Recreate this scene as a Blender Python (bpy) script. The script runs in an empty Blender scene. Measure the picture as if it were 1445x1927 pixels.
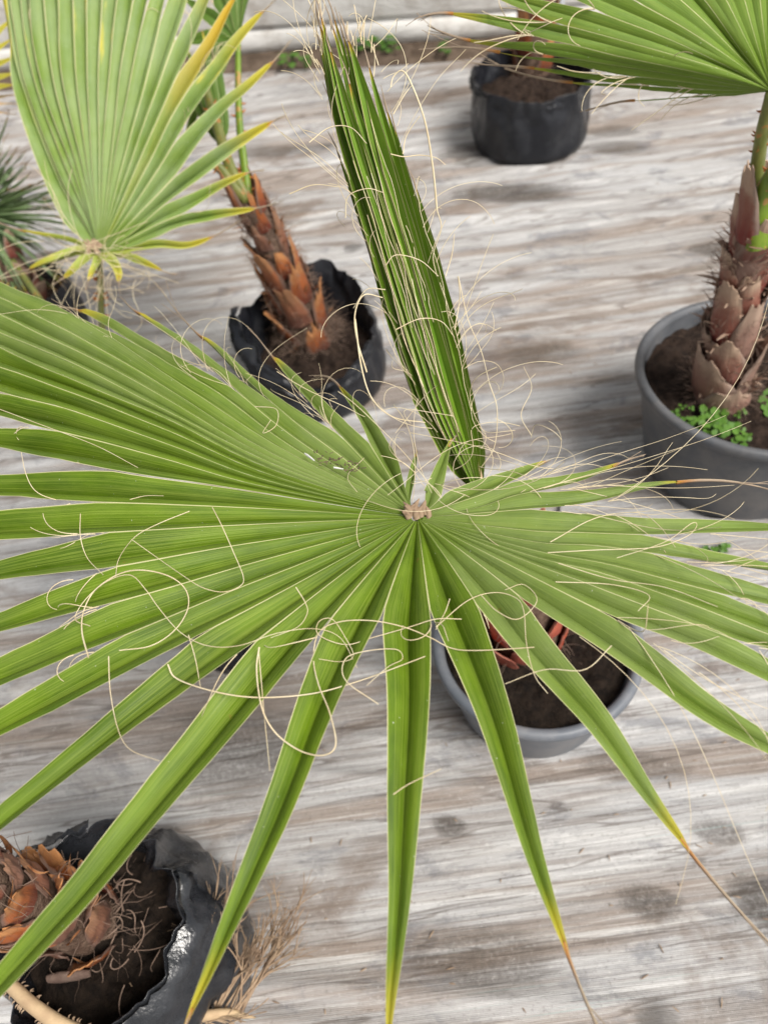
import bpy, bmesh, math, random
from mathutils import Vector, Matrix, noise, Quaternion

# ------------------------------------------------------------------ camera, world, sun, exposure
scene = bpy.context.scene
col = scene.collection
PITCH, ROLL, CAMH, FPX = math.radians(50), math.radians(8), 1.45, 1445.0
_F = Vector((0, math.cos(PITCH), -math.sin(PITCH)))
_R0 = Vector((1, 0, 0)); _U0 = _R0.cross(_F)
_R = _R0 * math.cos(ROLL) - _U0 * math.sin(ROLL)
_U = _U0 * math.cos(ROLL) + _R0 * math.sin(ROLL)
CAM = Vector((0, 0, CAMH))
cd = bpy.data.cameras.new('camera'); cam = bpy.data.objects.new('camera', cd); col.objects.link(cam)
M = Matrix((_R, _U, -_F)).transposed().to_4x4(); M.translation = CAM
cam.matrix_world = M
cd.sensor_fit = 'VERTICAL'; cd.sensor_height = 36; cd.lens = 36 * FPX / 1927
cd.clip_start = 0.02; cd.clip_end = 500
cd.dof.use_dof = True; cd.dof.focus_distance = 0.80; cd.dof.aperture_fstop = 4.8
scene.camera = cam

world = bpy.data.worlds.new('World'); scene.world = world; world.use_nodes = True
wn = world.node_tree; wn.nodes.clear()
sky = wn.nodes.new('ShaderNodeTexSky'); sky.sky_type = 'NISHITA'; sky.sun_disc = False
SUN_EL, SUN_AZ = math.radians(54), math.radians(138)
sky.sun_elevation = SUN_EL; sky.sun_rotation = SUN_AZ; sky.dust_density = 4; sky.air_density = 1.0
hs = wn.nodes.new('ShaderNodeHueSaturation'); hs.inputs['Saturation'].default_value = 0.22
bg = wn.nodes.new('ShaderNodeBackground'); bg.inputs['Strength'].default_value = 0.06
wo = wn.nodes.new('ShaderNodeOutputWorld')
wn.links.new(sky.outputs[0], hs.inputs['Color']); wn.links.new(hs.outputs[0], bg.inputs[0]); wn.links.new(bg.outputs[0], wo.inputs[0])
sl = bpy.data.lights.new('sun', 'SUN'); sun = bpy.data.objects.new('sun', sl); col.objects.link(sun)
sl.energy = 2.3; sl.angle = math.radians(26); sl.color = (1.0, 0.95, 0.88)
sd = Vector((math.sin(SUN_AZ) * math.cos(SUN_EL), math.cos(SUN_AZ) * math.cos(SUN_EL), math.sin(SUN_EL)))
sun.rotation_euler = (-sd).to_track_quat('-Z', 'Y').to_euler()
vs = scene.view_settings
vs.view_transform = 'Standard'; vs.look = 'None'; vs.gamma = 1; vs.use_curve_mapping = False
vs.exposure = 1.05
scene.cycles.max_bounces = 7; scene.cycles.transparent_max_bounces = 6
scene.cycles.use_denoising = True

# ------------------------------------------------------------------ helpers
def _dir(x, y): return _F + _R * ((x - 722.5) / FPX) - _U * ((y - 963.5) / FPX)
def at(x, y, z=0.0):
    d = _dir(x, y); return CAM + d * ((z - CAMH) / d.z)
def dp(x, y, depth): return CAM + _dir(x, y) * depth

def new_obj(name, me, mat=None, parent=None, **props):
    o = bpy.data.objects.new(name, me); col.objects.link(o)
    if mat is not None and len(me.materials) == 0: me.materials.append(mat)
    if parent is not None:
        o.parent = parent
        if parent.type == 'EMPTY': o.matrix_parent_inverse = Matrix.Translation(parent.location).inverted()
    for k, v in props.items(): o[k] = v
    return o
def empty(name, loc, label, category, group=None):
    o = bpy.data.objects.new(name, None); o.location = loc; o.empty_display_size = .05; col.objects.link(o)
    o['label'] = label; o['category'] = category
    if group: o['group'] = group
    return o
class MB:
    """collects vertices, faces and uvs for one mesh"""
    def __init__(s): s.v = []; s.f = []; s.uv = []
    def grid(s, rows, uvs=None, closed=False):
        b = len(s.v); n = len(rows[0])
        for r in rows: s.v += [tuple(p) for p in r]
        for i in range(len(rows) - 1):
            for j in range(n if closed else n - 1):
                k = (j + 1) % n
                s.f.append((b + i*n + j, b + i*n + k, b + (i+1)*n + k, b + (i+1)*n + j))
                if uvs: s.uv += [uvs[i][j], uvs[i][k], uvs[i+1][k], uvs[i+1][j]]
                else: s.uv += [(0, 0)] * 4
    def tube(s, pts, radii, n=4, cap=False, flat=None, vr=(0, 1)):
        if len(pts) < 2: return
        rows = []; uvs = []; ref = Vector((.31, .17, .93)); m = len(pts)
        prevx = None
        for i, p in enumerate(pts):
            t = (pts[min(i+1, m-1)] - pts[max(i-1, 0)])
            t = t.normalized() if t.length > 1e-9 else Vector((0, 0, 1))
            x = prevx - t * prevx.dot(t) if prevx is not None else ref - t * ref.dot(t)
            if x.length < 1e-4: x = Vector((1, 0, 0)) - t * t.x
            x.normalize(); prevx = x
            y = t.cross(x)
            r = radii[i] if hasattr(radii, '__len__') else radii
            rows.append([p + (x * math.cos(a) + y * math.sin(a) * (flat or 1)) * r for a in [2*math.pi*k/n for k in range(n)]])
            vv = vr[0] + (vr[1]-vr[0]) * i / (m-1)
            uvs.append([(k / n, vv) for k in range(n)])
        s.grid(rows, uvs, closed=True)
        if cap:
            b = len(s.v) - n; s.f.append(tuple(b + k for k in range(n))); s.uv += [(0, vr[1])] * n
    def mesh(s, name, smooth=True):
        me = bpy.data.meshes.new(name); me.from_pydata(s.v, [], s.f)
        ul = me.uv_layers.new(name='UVMap')
        fl = [c for u in s.uv for c in u]
        if len(fl) == len(ul.data) * 2: ul.data.foreach_set('uv', fl)
        if smooth: me.polygons.foreach_set('use_smooth', [True] * len(me.polygons))
        me.update(); return me
    def build(s, name, mat, parent=None, smooth=True, **props): return new_obj(name, s.mesh(name, smooth), mat, parent, **props)

def catmull(P, n):
    P = [Vector(p) for p in P]
    Q = [P[0]*2 - P[1]] + P + [P[-1]*2 - P[-2]]
    out = []
    segs = len(P) - 1
    for k in range(n):
        t = k / (n-1) * segs; i = min(int(t), segs-1); u = t - i
        a, b, c, d = Q[i], Q[i+1], Q[i+2], Q[i+3]
        out.append(.5*((2*b) + (c-a)*u + (2*a-5*b+4*c-d)*u*u + (3*b-a-3*c+d)*u**3))
    return out
def arc_sampler(P, n=80):
    pts = catmull(P, n) if len(P) > 2 else [P[0].lerp(P[1], k/(n-1)) for k in range(n)]
    L = [0]
    for i in range(1, n): L.append(L[-1] + (pts[i]-pts[i-1]).length)
    def f(r):
        if r <= 0: return pts[0].copy()
        if r >= L[-1]: return pts[-1] + (pts[-1]-pts[-2]).normalized() * (r - L[-1])
        lo, hi = 0, n-1
        while hi - lo > 1:
            m = (lo+hi)//2
            if L[m] <= r: lo = m
            else: hi = m
        return pts[lo].lerp(pts[hi], (r-L[lo])/max(1e-9, L[hi]-L[lo]))
    return f, L[-1]
def fbm(x, y, z=0.0, o=3):
    return noise.fractal((x, y, z), 0.55, 2.1, o)

# ------------------------------------------------------------------ materials
class NT:
    def __init__(s, name):
        s.m = bpy.data.materials.new(name); s.m.use_nodes = True; s.t = s.m.node_tree; s.t.nodes.clear()
        s.out = s.n('ShaderNodeOutputMaterial')
    def n(s, ty, **kw):
        nd = s.t.nodes.new(ty)
        for k, v in kw.items(): setattr(nd, k, v)
        return nd
    def put(s, sock, v):
        if isinstance(v, bpy.types.NodeSocket): s.t.links.new(v, sock)
        elif isinstance(v, tuple) and len(v) == 3 and sock.type == 'RGBA': sock.default_value = (*v, 1)
        else: sock.default_value = v
    def math(s, op, a, b=0.0, c=None, clamp=False):
        nd = s.n('ShaderNodeMath', operation=op, use_clamp=clamp); s.put(nd.inputs[0], a); s.put(nd.inputs[1], b)
        if c is not None: s.put(nd.inputs[2], c)
        return nd.outputs[0]
    def mix(s, f, a, b, blend='MIX'):
        nd = s.n('ShaderNodeMix', data_type='RGBA', blend_type=blend)
        s.put(nd.inputs[0], f); s.put(nd.inputs[6], a); s.put(nd.inputs[7], b); return nd.outputs[2]
    def ramp(s, v, lo, hi, a=0.0, b=1.0):
        nd = s.n('ShaderNodeMapRange', interpolation_type='SMOOTHSTEP'); s.put(nd.inputs[0], v)
        for i, x in enumerate((lo, hi, a, b)): s.put(nd.inputs[i+1], x)
        return nd.outputs[0]
    def coord(s, kind='Object', scale=(1, 1, 1), rot=(0, 0, 0), loc=(0, 0, 0)):
        tc = s.n('ShaderNodeTexCoord'); mp = s.n('ShaderNodeMapping')
        s.t.links.new(tc.outputs[kind], mp.inputs[0]); mp.inputs['Scale'].default_value = scale; mp.inputs['Rotation'].default_value = rot; mp.inputs['Location'].default_value = loc
        return mp.outputs[0]
    def noise(s, vec, scale, detail=3, rough=.55, dist=0.0):
        nd = s.n('ShaderNodeTexNoise'); s.put(nd.inputs['Vector'], vec); s.put(nd.inputs['Scale'], scale)
        s.put(nd.inputs['Detail'], detail); s.put(nd.inputs['Roughness'], rough); s.put(nd.inputs['Distortion'], dist); return nd.outputs[0]
    def bump(s, h, strength=.3, dist=.002):
        nd = s.n('ShaderNodeBump'); s.put(nd.inputs['Height'], h); nd.inputs['Strength'].default_value = strength; nd.inputs['Distance'].default_value = dist; return nd.outputs[0]
    def bsdf(s, color, rough=.6, normal=None, spec=.5, metal=0.0, trans=None, trans_w=0.0):
        b = s.n('ShaderNodeBsdfPrincipled'); s.put(b.inputs['Base Color'], color); s.put(b.inputs['Roughness'], rough)
        s.put(b.inputs['Specular IOR Level'], spec); s.put(b.inputs['Metallic'], metal)
        if normal is not None: s.put(b.inputs['Normal'], normal)
        o = b.outputs[0]
        if trans is not None:
            tb = s.n('ShaderNodeBsdfTranslucent'); s.put(tb.inputs[0], trans)
            mx = s.n('ShaderNodeMixShader'); s.put(mx.inputs[0], trans_w); s.t.links.new(o, mx.inputs[1]); s.t.links.new(tb.outputs[0], mx.inputs[2]); o = mx.outputs[0]
        s.t.links.new(o, s.out.inputs[0]); return s.m
    def rnd(s): return s.n('ShaderNodeObjectInfo').outputs['Random']

def leaf_material(name, g1, g2, wax, wax_amt, yellow=0.0, margin=(.62, .58, .33), mwidth=.05, tipc=(.42, .36, .03), tip0=.86, rough=.42):
    n = NT(name)
    tc = n.n('ShaderNodeTexCoord'); sx = n.n('ShaderNodeSeparateXYZ'); n.t.links.new(tc.outputs['UV'], sx.inputs[0])
    u, v = sx.outputs[0], sx.outputs[1]
    r = n.rnd()
    cb = n.n('ShaderNodeCombineXYZ'); n.put(cb.inputs[0], n.math('MULTIPLY', u, 46.0)); n.put(cb.inputs[1], n.math('MULTIPLY', v, 2.2)); n.put(cb.inputs[2], n.math('MULTIPLY', r, 91.0))
    vein = n.noise(cb.outputs[0], 1.0, 2, .6)
    cb2 = n.n('ShaderNodeCombineXYZ'); n.put(cb2.inputs[0], n.math('MULTIPLY', u, 2.0)); n.put(cb2.inputs[1], n.math('MULTIPLY', v, 7.0)); n.put(cb2.inputs[2], n.math('MULTIPLY', r, 37.0))
    patch = n.noise(cb2.outputs[0], 1.0, 4, .6)
    c = n.mix(n.ramp(patch, .3, .7), g1, g2)
    c = n.mix(n.ramp(vein, .42, .66, 0.0, .75), c, n.mix(.55, c, (.24, .31, .05)))
    ob = n.coord('Object')
    w = n.noise(ob, 9.0, 3, .6)
    w2 = n.noise(ob, 160.0, 3, .7)
    wf = n.math('MULTIPLY', n.math('ADD', n.ramp(w, .3, .7, .25, 1.0), n.ramp(w2, .55, .75, 0.0, .35)), wax_amt)
    c = n.mix(wf, c, wax)
    # pale dust specks
    c = n.mix(n.math('MULTIPLY', n.ramp(n.noise(ob, 330.0, 1, .4), .79, .81), .5), c, (.6, .6, .52))
    c = n.mix(n.math('MULTIPLY', n.ramp(n.noise(ob, 75.0, 2, .5), .74, .80), .55), c, (.20, .13, .03))
    # yellowing, strongest near tips and edges
    edge = n.math('MULTIPLY', n.math('ABSOLUTE', n.math('SUBTRACT', u, .5)), 2.0)
    if yellow > 0:
        ym = n.math('ADD', n.math('MULTIPLY', v, .55), n.math('ADD', n.math('MULTIPLY', edge, .22), n.math('MULTIPLY', n.math('SUBTRACT', patch, .5), 1.3)))
        ym = n.math('ADD', ym, n.math('MULTIPLY', n.math('SUBTRACT', r, .5), .5))
        c = n.mix(n.math('MULTIPLY', n.ramp(ym, .72, 1.02), yellow), c, (.55, .46, .05))
        c = n.mix(n.math('MULTIPLY', n.ramp(ym, 1.0, 1.2), yellow), c, (.5, .24, .02))
    jit = n.math('MULTIPLY', n.math('SUBTRACT', vein, .5), .06)
    vt = n.math('ADD', v, n.math('ADD', jit, n.math('MULTIPLY', n.math('SUBTRACT', patch, .5), .10)))
    c = n.mix(n.ramp(vt, tip0, .985), c, tipc)
    c = n.mix(n.ramp(vt, .965, 1.0), c, (.40, .16, .03))
    c = n.mix(n.ramp(v, 1.0, 1.09), c, (.36, .275, .20))
    # straw coloured margin fibre
    mm = n.ramp(n.math('ADD', edge, n.math('MULTIPLY', n.math('SUBTRACT', patch, .5), .05)), 1 - mwidth, 1 - mwidth * .35)
    c = n.mix(n.math('MULTIPLY', mm, .85), c, margin)
    mid = n.ramp(edge, .05, .0)
    c = n.mix(n.math('MULTIPLY', mid, .25), c, (.09, .15, .02))
    hv = n.math('ADD', vein, n.math('MULTIPLY', w2, .25))
    nb = n.bump(hv, .6, .0010)
    tr = n.mix(.5, c, (.30, .42, .03), 'MIX')
    return n.bsdf(c, n.ramp(w, .3, .7, rough - .04, rough + .22), nb, .28, trans=tr, trans_w=.12)

LEAF_A = leaf_material('palm_leaf_green', (.044, .094, .0015), (.104, .182, .004), (.31, .34, .12), .07, mwidth=.05)
LEAF_A2 = leaf_material('palm_leaf_sky_sheen', (.070, .130, .006), (.118, .200, .012), (.31, .35, .17), .28, mwidth=.05)  # greyer copy of LEAF_A: grazing sky sheen put into the colour as extra wax
LEAF_B = leaf_material('palm_leaf_waxy', (.095, .180, .010), (.150, .240, .022), (.32, .39, .24), .42, yellow=.9, tip0=.70, mwidth=.10)
LEAF_E = leaf_material('palm_leaf_right', (.075, .155, .006), (.115, .21, .012), (.27, .33, .13), .14, yellow=.12)
LEAF_D = leaf_material('palm_leaf_deep', (.03, .085, .008), (.055, .13, .015), (.16, .22, .10), .15)
LEAF_G = leaf_material('palm_leaf_grey', (.10, .18, .06), (.17, .26, .11), (.32, .39, .28), .5)
LEAF_S = leaf_material('spear_leaf_green', (.075, .17, .006), (.14, .26, .014), (.2, .3, .1), .05, margin=(.56, .46, .27), mwidth=.10, rough=.36, tip0=.95)
LEAF_B2 = leaf_material('palm_leaf_turning', (.14, .22, .02), (.24, .27, .03), (.36, .43, .27), .3, yellow=.85, tip0=.45, mwidth=.10, tipc=(.46, .30, .02))
LEAF_Y = leaf_material('palm_leaf_yellowed', (.26, .34, .04), (.32, .34, .04), (.4, .42, .2), .3, yellow=1.0, tip0=.5)

def simple(name, c1, c2, scale=20, rough=.7, bump=.3, bdist=.002, spec=.3, stretch=(1, 1, 1), dust=None, dust_amt=0.0, dscale=6, rvar=0.0):
    n = NT(name); ob = n.coord('Object', stretch)
    a = n.noise(ob, scale, 5, .65); b = n.noise(ob, scale * 6, 3, .6)
    c = n.mix(n.ramp(a, .3, .7), c1, c2)
    c = n.mix(n.ramp(b, .4, .75, 0, .35), c, n.mix(.5, c, c2))
    if rvar: c = n.mix(n.math('MULTIPLY', n.rnd(), rvar), c, c2)
    if dust: c = n.mix(n.math('MULTIPLY', n.ramp(n.noise(n.coord('Object'), dscale, 6, .7), .42, .72), dust_amt), c, dust)
    return n.bsdf(c, n.ramp(a, .3, .7, rough - .08, rough + .1), n.bump(n.math('ADD', a, n.math('MULTIPLY', b, .5)), bump, bdist), spec)

FIBRE = simple('straw_fibre', (.68, .60, .42), (.56, .45, .28), 30, .6, 0)
FIBRE_DRY = simple('dry_tan_fibre', (.36, .26, .17), (.22, .15, .10), 30, .8, 0)
FIBRE_GREY = simple('grey_brown_hair', (.12, .08, .06), (.27, .19, .145), 40, .85, 0)
SOIL = simple('dark_potting_soil', (.007, .005, .004), (.026, .018, .013), 60, .95, 1.0, .01, .15)
SOIL_B = simple('brown_potting_soil', (.014, .009, .007), (.048, .032, .024), 50, .95, 1.0, .01, .15)
PLASTIC = simple('grey_pot_plastic', (.062, .067, .076), (.10, .105, .115), 9, .5, .15, .002, .4, dust=(.19, .175, .16), dust_amt=.55, dscale=7)
PLASTIC_A = simple('blue_grey_pot_plastic', (.105, .118, .138), (.16, .17, .19), 9, .5, .12, .002, .4, dust=(.24, .23, .22), dust_amt=.5, dscale=9)
BAG = simple('black_polythene', (.008, .009, .012), (.014, .015, .019), 12, .34, .5, .004, .35, dust=(.06, .062, .066), dust_amt=.4, dscale=7)
BAG_F = simple('dusty_black_polythene', (.008, .009, .012), (.016, .018, .022), 14, .22, .6, .005, .5, dust=(.055, .057, .062), dust_amt=.4, dscale=9)
WALLM = simple('white_sheet', (.52, .51, .49), (.62, .61, .585), 3, .55, .4, .02, .3, stretch=(1, 1, 4), dust=(.27, .23, .19), dust_amt=.7, dscale=6)
DIRT = simple('bare_dirt', (.07, .05, .036), (.16, .12, .09), 18, .95, 1.0, .02, .1)
POSTM = simple('galvanised_steel', (.42, .45, .48), (.50, .52, .54), 30, .4, .1, .001, .5, dust=(.3, .28, .26), dust_amt=.3)
CLOVER = simple('clover_green', (.025, .085, .009), (.08, .17, .02), 25, .55, .2, .001, rvar=.5)
PRINTM = simple('faded_print', (.36, .36, .37), (.44, .44, .44), 30, .7, 0)
DROP = simple('bird_dropping', (.70, .70, .66), (.55, .54, .50), 90, .7, .4)
CRUD = simple('dark_debris', (.06, .045, .03), (.16, .12, .07), 120, .9, .4)

def stalk_material(name, g1, g2, orange):
    n = NT(name); ob = n.coord('Object', (1, 1, .35)); a = n.noise(ob, 38, 4, .65)
    c = n.mix(n.ramp(a, .35, .65), g1, g2)
    c = n.mix(n.ramp(n.noise(n.coord('Object'), 55, 3, .6), .58, .66), c, orange)
    return n.bsdf(c, .45, n.bump(a, .2, .001), .4)
STALK = stalk_material('green_leaf_stalk', (.11, .19, .015), (.16, .24, .025), (.34, .20, .06))
STALK_O = stalk_material('olive_leaf_stalk', (.12, .145, .03), (.20, .21, .06), (.38, .18, .05))
STALK_DRY = simple('dry_leaf_stalk', (.50, .37, .22), (.36, .25, .15), 25, .75, .4, .002, stretch=(1, 1, 1))
THORN = simple('orange_thorn', (.45, .17, .04), (.35, .11, .03), 30, .5, 0)

def boot_material(name, red, orange, tan, grey):
    n = NT(name)
    tc = n.n('ShaderNodeTexCoord'); sx = n.n('ShaderNodeSeparateXYZ'); n.t.links.new(tc.outputs['UV'], sx.inputs[0])
    u, v = sx.outputs[0], sx.outputs[1]; r = n.rnd()
    ob = n.coord('Object'); a = n.noise(ob, 35, 5, .65)
    cb = n.n('ShaderNodeCombineXYZ'); n.put(cb.inputs[0], n.math('MULTIPLY', u, 16.0)); n.put(cb.inputs[1], n.math('MULTIPLY', v, 1.6)); n.put(cb.inputs[2], n.math('MULTIPLY', r, 50.0))
    st = n.noise(cb.outputs[0], 1.0, 3, .6)
    vj = n.math('ADD', v, n.math('MULTIPLY', n.math('SUBTRACT', a, .5), .7))
    c = n.mix(n.ramp(vj, .0, .55), red, orange)
    c = n.mix(n.ramp(vj, .5, .95), c, tan)
    c = n.mix(n.ramp(st, .4, .75, 0, .5), c, n.mix(.6, c, grey))
    edge = n.math('MULTIPLY', n.math('ABSOLUTE', n.math('SUBTRACT', u, .5)), 2.0)
    c = n.mix(n.ramp(n.math('ADD', edge, n.math('MULTIPLY', n.math('SUBTRACT', a, .5), .5)), .62, .95), c, grey)
    c = n.mix(n.math('MULTIPLY', n.ramp(r, .25, 1.0), .75), c, grey)
    return n.bsdf(c, .62, n.bump(n.math('ADD', st, a), .6, .003), .35)
BOOT_C = boot_material('orange_leaf_base', (.13, .028, .014), (.30, .085, .022), (.42, .19, .07), (.17, .105, .08))
BOOT_E = boot_material('pinkish_leaf_base', (.18, .035, .028), (.25, .095, .065), (.44, .31, .22), (.27, .195, .155))
BOOT_A = boot_material('red_leaf_base', (.46, .045, .018), (.50, .075, .025), (.40, .17, .11), (.30, .10, .07))
TRUNKM = simple('fibrous_trunk', (.09, .055, .04), (.19, .13, .095), 40, .9, 1.0, .01, .1)

# ------------------------------------------------------------------ ground
def ground_material():
    n = NT('weathered_ground_cover')
    A = math.radians(-12)
    st = n.coord('Object', (1, 1, 1), (0, 0, -A))
    def s(sx, sy, loc=(0, 0, 0)): return n.coord('Object', (sx, sy, 1), (0, 0, -A), loc)
    big = n.noise(s(.6, 1.7), 1.5, 4, .6, .3)
    band = n.noise(s(.35, 4.6, (3, 1, 0)), 1.7, 6, .62, .25)
    str1 = n.noise(s(.55, 15.0, (7, 2, 0)), 1.7, 6, .66, .18)
    str2 = n.noise(s(1.1, 46.0, (1, 5, 0)), 1.7, 5, .66, .12)
    hair = n.noise(s(2.4, 150.0, (5, 9, 0)), 1.7, 3, .6, .1)
    blot = n.noise(s(1.0, 1.7, (9, 4, 0)), 5.0, 6, .7, .5)
    grit = n.noise(s(1, 1), 130.0, 5, .8)
    cr1 = n.ramp(n.math('ABSOLUTE', n.math('SUBTRACT', n.noise(s(.5, 7.0, (12, 3, 0)), 2.0, 3, .55, .3), .5)), .012, .003)
    cr2 = n.ramp(n.math('ABSOLUTE', n.math('SUBTRACT', n.noise(s(.8, 15.0, (2, 13, 0)), 2.0, 3, .55, .3), .5)), .014, .003)
    c = n.mix(n.ramp(big, .36, .64), (.30, .29, .283), (.375, .375, .378))
    c = n.mix(n.ramp(band, .49, .60, 0, .85), c, (.225, .188, .162))
    c = n.mix(n.ramp(band, .45, .36, 0, .60), c, (.46, .455, .45))
    c = n.mix(n.ramp(str1, .52, .64, 0, .62), c, (.19, .168, .153))
    c = n.mix(n.ramp(str1, .46, .36, 0, .65), c, (.52, .515, .505))
    c = n.mix(n.ramp(str2, .53, .68, 0, .38), c, (.16, .14, .127))
    c = n.mix(n.ramp(str2, .45, .32, 0, .38), c, (.55, .545, .535))
    c = n.mix(n.ramp(hair, .53, .68, 0, .28), c, (.15, .135, .125))
    c = n.mix(n.ramp(hair, .45, .34, 0, .32), c, (.58, .575, .565))
    c = n.mix(n.ramp(blot, .53, .66, 0, .70), c, n.mix(.72, c, (.085, .09, .105)))
    c = n.mix(n.ramp(n.noise(s(.8, 1.6, (2, 8, 0)), 2.6, 5, .68, .5), .53, .66, 0, .8), c, n.mix(.72, c, (.115, .082, .060)))
    c = n.mix(n.ramp(grit, .56, .68, 0, .6), c, (.11, .10, .09))
    c = n.mix(n.math('MULTIPLY', cr1, .55), c, (.09, .075, .065))
    c = n.mix(n.math('MULTIPLY', cr2, .22), c, (.11, .10, .09))
    c = n.mix(n.ramp(grit, .42, .30, 0, .5), c, (.6, .59, .57))
    hsv = n.n('ShaderNodeHueSaturation'); hsv.inputs['Value'].default_value = 1.24; hsv.inputs['Saturation'].default_value = 1.2; n.put(hsv.inputs['Color'], c); c = hsv.outputs[0]
    # round damp spots
    vo = n.n('ShaderNodeTexVoronoi'); n.put(vo.inputs['Vector'], s(1.0, 1.35, (.3, .1, 0))); n.put(vo.inputs['Scale'], 3.4)
    dd = n.math('ADD', vo.outputs['Distance'], n.math('MULTIPLY', n.math('SUBTRACT', blot, .5), .4))
    sel = n.n('ShaderNodeSeparateColor'); n.t.links.new(vo.outputs['Color'], sel.inputs[0])
    spot = n.math('MULTIPLY', n.ramp(dd, .17, .05), n.ramp(sel.outputs[0], .6, .8))
    c = n.mix(n.math('MULTIPLY', spot, .7), c, (.06, .055, .05))
    # dark ragged patches around and between the pots
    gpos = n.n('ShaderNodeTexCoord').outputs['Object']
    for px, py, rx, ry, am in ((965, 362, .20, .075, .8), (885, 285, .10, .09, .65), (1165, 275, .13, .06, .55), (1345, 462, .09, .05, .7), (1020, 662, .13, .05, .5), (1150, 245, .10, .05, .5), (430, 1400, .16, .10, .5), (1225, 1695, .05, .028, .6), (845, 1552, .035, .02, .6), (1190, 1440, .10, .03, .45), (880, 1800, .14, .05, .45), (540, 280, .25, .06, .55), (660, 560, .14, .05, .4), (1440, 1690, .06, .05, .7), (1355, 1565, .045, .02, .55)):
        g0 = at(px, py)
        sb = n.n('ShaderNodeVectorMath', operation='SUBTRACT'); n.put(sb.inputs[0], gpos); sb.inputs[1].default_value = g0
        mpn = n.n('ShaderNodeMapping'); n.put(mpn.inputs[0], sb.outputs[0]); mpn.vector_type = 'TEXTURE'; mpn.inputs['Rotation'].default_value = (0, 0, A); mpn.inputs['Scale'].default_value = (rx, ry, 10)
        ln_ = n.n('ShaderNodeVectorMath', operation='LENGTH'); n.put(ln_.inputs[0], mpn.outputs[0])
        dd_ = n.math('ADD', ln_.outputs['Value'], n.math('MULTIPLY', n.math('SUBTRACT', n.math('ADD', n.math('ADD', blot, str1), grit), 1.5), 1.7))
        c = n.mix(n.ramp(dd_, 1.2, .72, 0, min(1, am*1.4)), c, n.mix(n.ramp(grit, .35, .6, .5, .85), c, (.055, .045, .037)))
    # faint teal threads woven in
    th = n.noise(s(.8, 120.0, (4, 4, 0)), 2.0, 2, .5)
    c = n.mix(n.ramp(th, .68, .74, 0, .4), c, (.33, .47, .45))
    # weave
    wv = n.n('ShaderNodeTexWave', wave_type='BANDS', bands_direction='X'); n.put(wv.inputs['Vector'], st); n.put(wv.inputs['Scale'], 105.0); n.put(wv.inputs['Distortion'], .6)
    wv2 = n.n('ShaderNodeTexWave', wave_type='BANDS', bands_direction='Y'); n.put(wv2.inputs['Vector'], st); n.put(wv2.inputs['Scale'], 105.0); n.put(wv2.inputs['Distortion'], .6)
    weave = n.math('MULTIPLY', wv.outputs[0], wv2.outputs[0])
    c = n.mix(n.math('MULTIPLY', weave, .35), c, n.mix(.5, c, (.10, .09, .09)))
    h = n.math('ADD', n.math('MULTIPLY', weave, .2), n.math('ADD', n.math('MULTIPLY', str1, 1.6), n.math('ADD', n.math('MULTIPLY', str2, .9), n.math('MULTIPLY', grit, .25))))
    return n.bsdf(c, .75, n.bump(h, .8, .007), .25)
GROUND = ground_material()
GA = math.radians(-12); CA, SA = math.cos(GA), math.sin(GA)
rng = random.Random(5)
FOLDS = []
for _ in range(120):
    FOLDS.append((rng.uniform(-1.0, 4.6), rng.choice((.004, .006, .009, .014)), rng.uniform(.007, .016), rng.uniform(0, 50), rng.uniform(-2, 2), rng.uniform(.25, 1.3)))
def ground_base(u, w): return .007*fbm(u*.8, w*4.0, 1.0, 3) + .0035*fbm(u*1.6, w*17.0, 4.0, 2) - .009
def ground_h(x, y): return ground_base(x*CA + y*SA, -x*SA + y*CA)
NU, NW = 150, 720
gu = [-60, -6] + [-2.6 + 5.2*i/(NU-1) for i in range(NU)] + [6, 60]
gw = [-60, -4] + [-.8 + 5.7*j/(NW-1) for j in range(NW)] + [8, 60]
H = [[ground_base(u, w) if (abs(u) < 2.61 and -.81 < w < 4.91) else -.009 for u in gu] for w in gw]
for (w0, h, wd, ph, uc, ul) in FOLDS:
    for iu, u in enumerate(gu):
        env = math.exp(-((u-uc)/ul)**4) if abs(u) < 2.6 else 0
        if env < .02: continue
        cw = w0 + .05*noise.noise((u*.8, ph, 0)) + .012*noise.noise((u*4, ph, 3))
        j0 = int((cw + .8)/5.7*(NW-1)) + 2
        for j in range(max(2, j0-9), min(NW+1, j0+10)):
            d = (gw[j]-cw)/wd; d = d*.55 if d > 0 else d*1.6     # steep on the near side, long on the far one
            if abs(d) < 3: H[j][iu] += h*env*math.exp(-d*d)
mb = MB(); mb.grid([[(u*CA - w*SA, u*SA + w*CA, H[j][i]) for i, u in enumerate(gu)] for j, w in enumerate(gw)])
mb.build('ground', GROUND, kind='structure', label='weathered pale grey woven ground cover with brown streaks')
# overlapping strip of ground cover whose rolled edge shows as a seam beside the right-hand pot
def seam(points, w, name):
    P = catmull(points, 60); mb = MB(); rows = []
    prof = [(-w, .006), (-w*.5, .010), (-.012, .016), (0, .020), (.010, .016), (.014, .004)]
    for i, p in enumerate(P):
        t = (P[min(i+1, 59)] - P[max(i-1, 0)]).normalized(); sd_ = Vector((t.y, -t.x, 0))
        j = .004*noise.noise((i*.35, 2, 1))
        rows.append([p + sd_*(a + j) + Vector((0, 0, b + .003*noise.noise((i*.3, a*20, 0)))) for a, b in prof])
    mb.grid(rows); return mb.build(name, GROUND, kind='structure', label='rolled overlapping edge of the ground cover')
seam([at(1050, 1000), at(1200, 1017), at(1330, 1042), at(1500, 1050), at(1800, 1090)], .10, 'ground_cover_seam')

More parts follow.
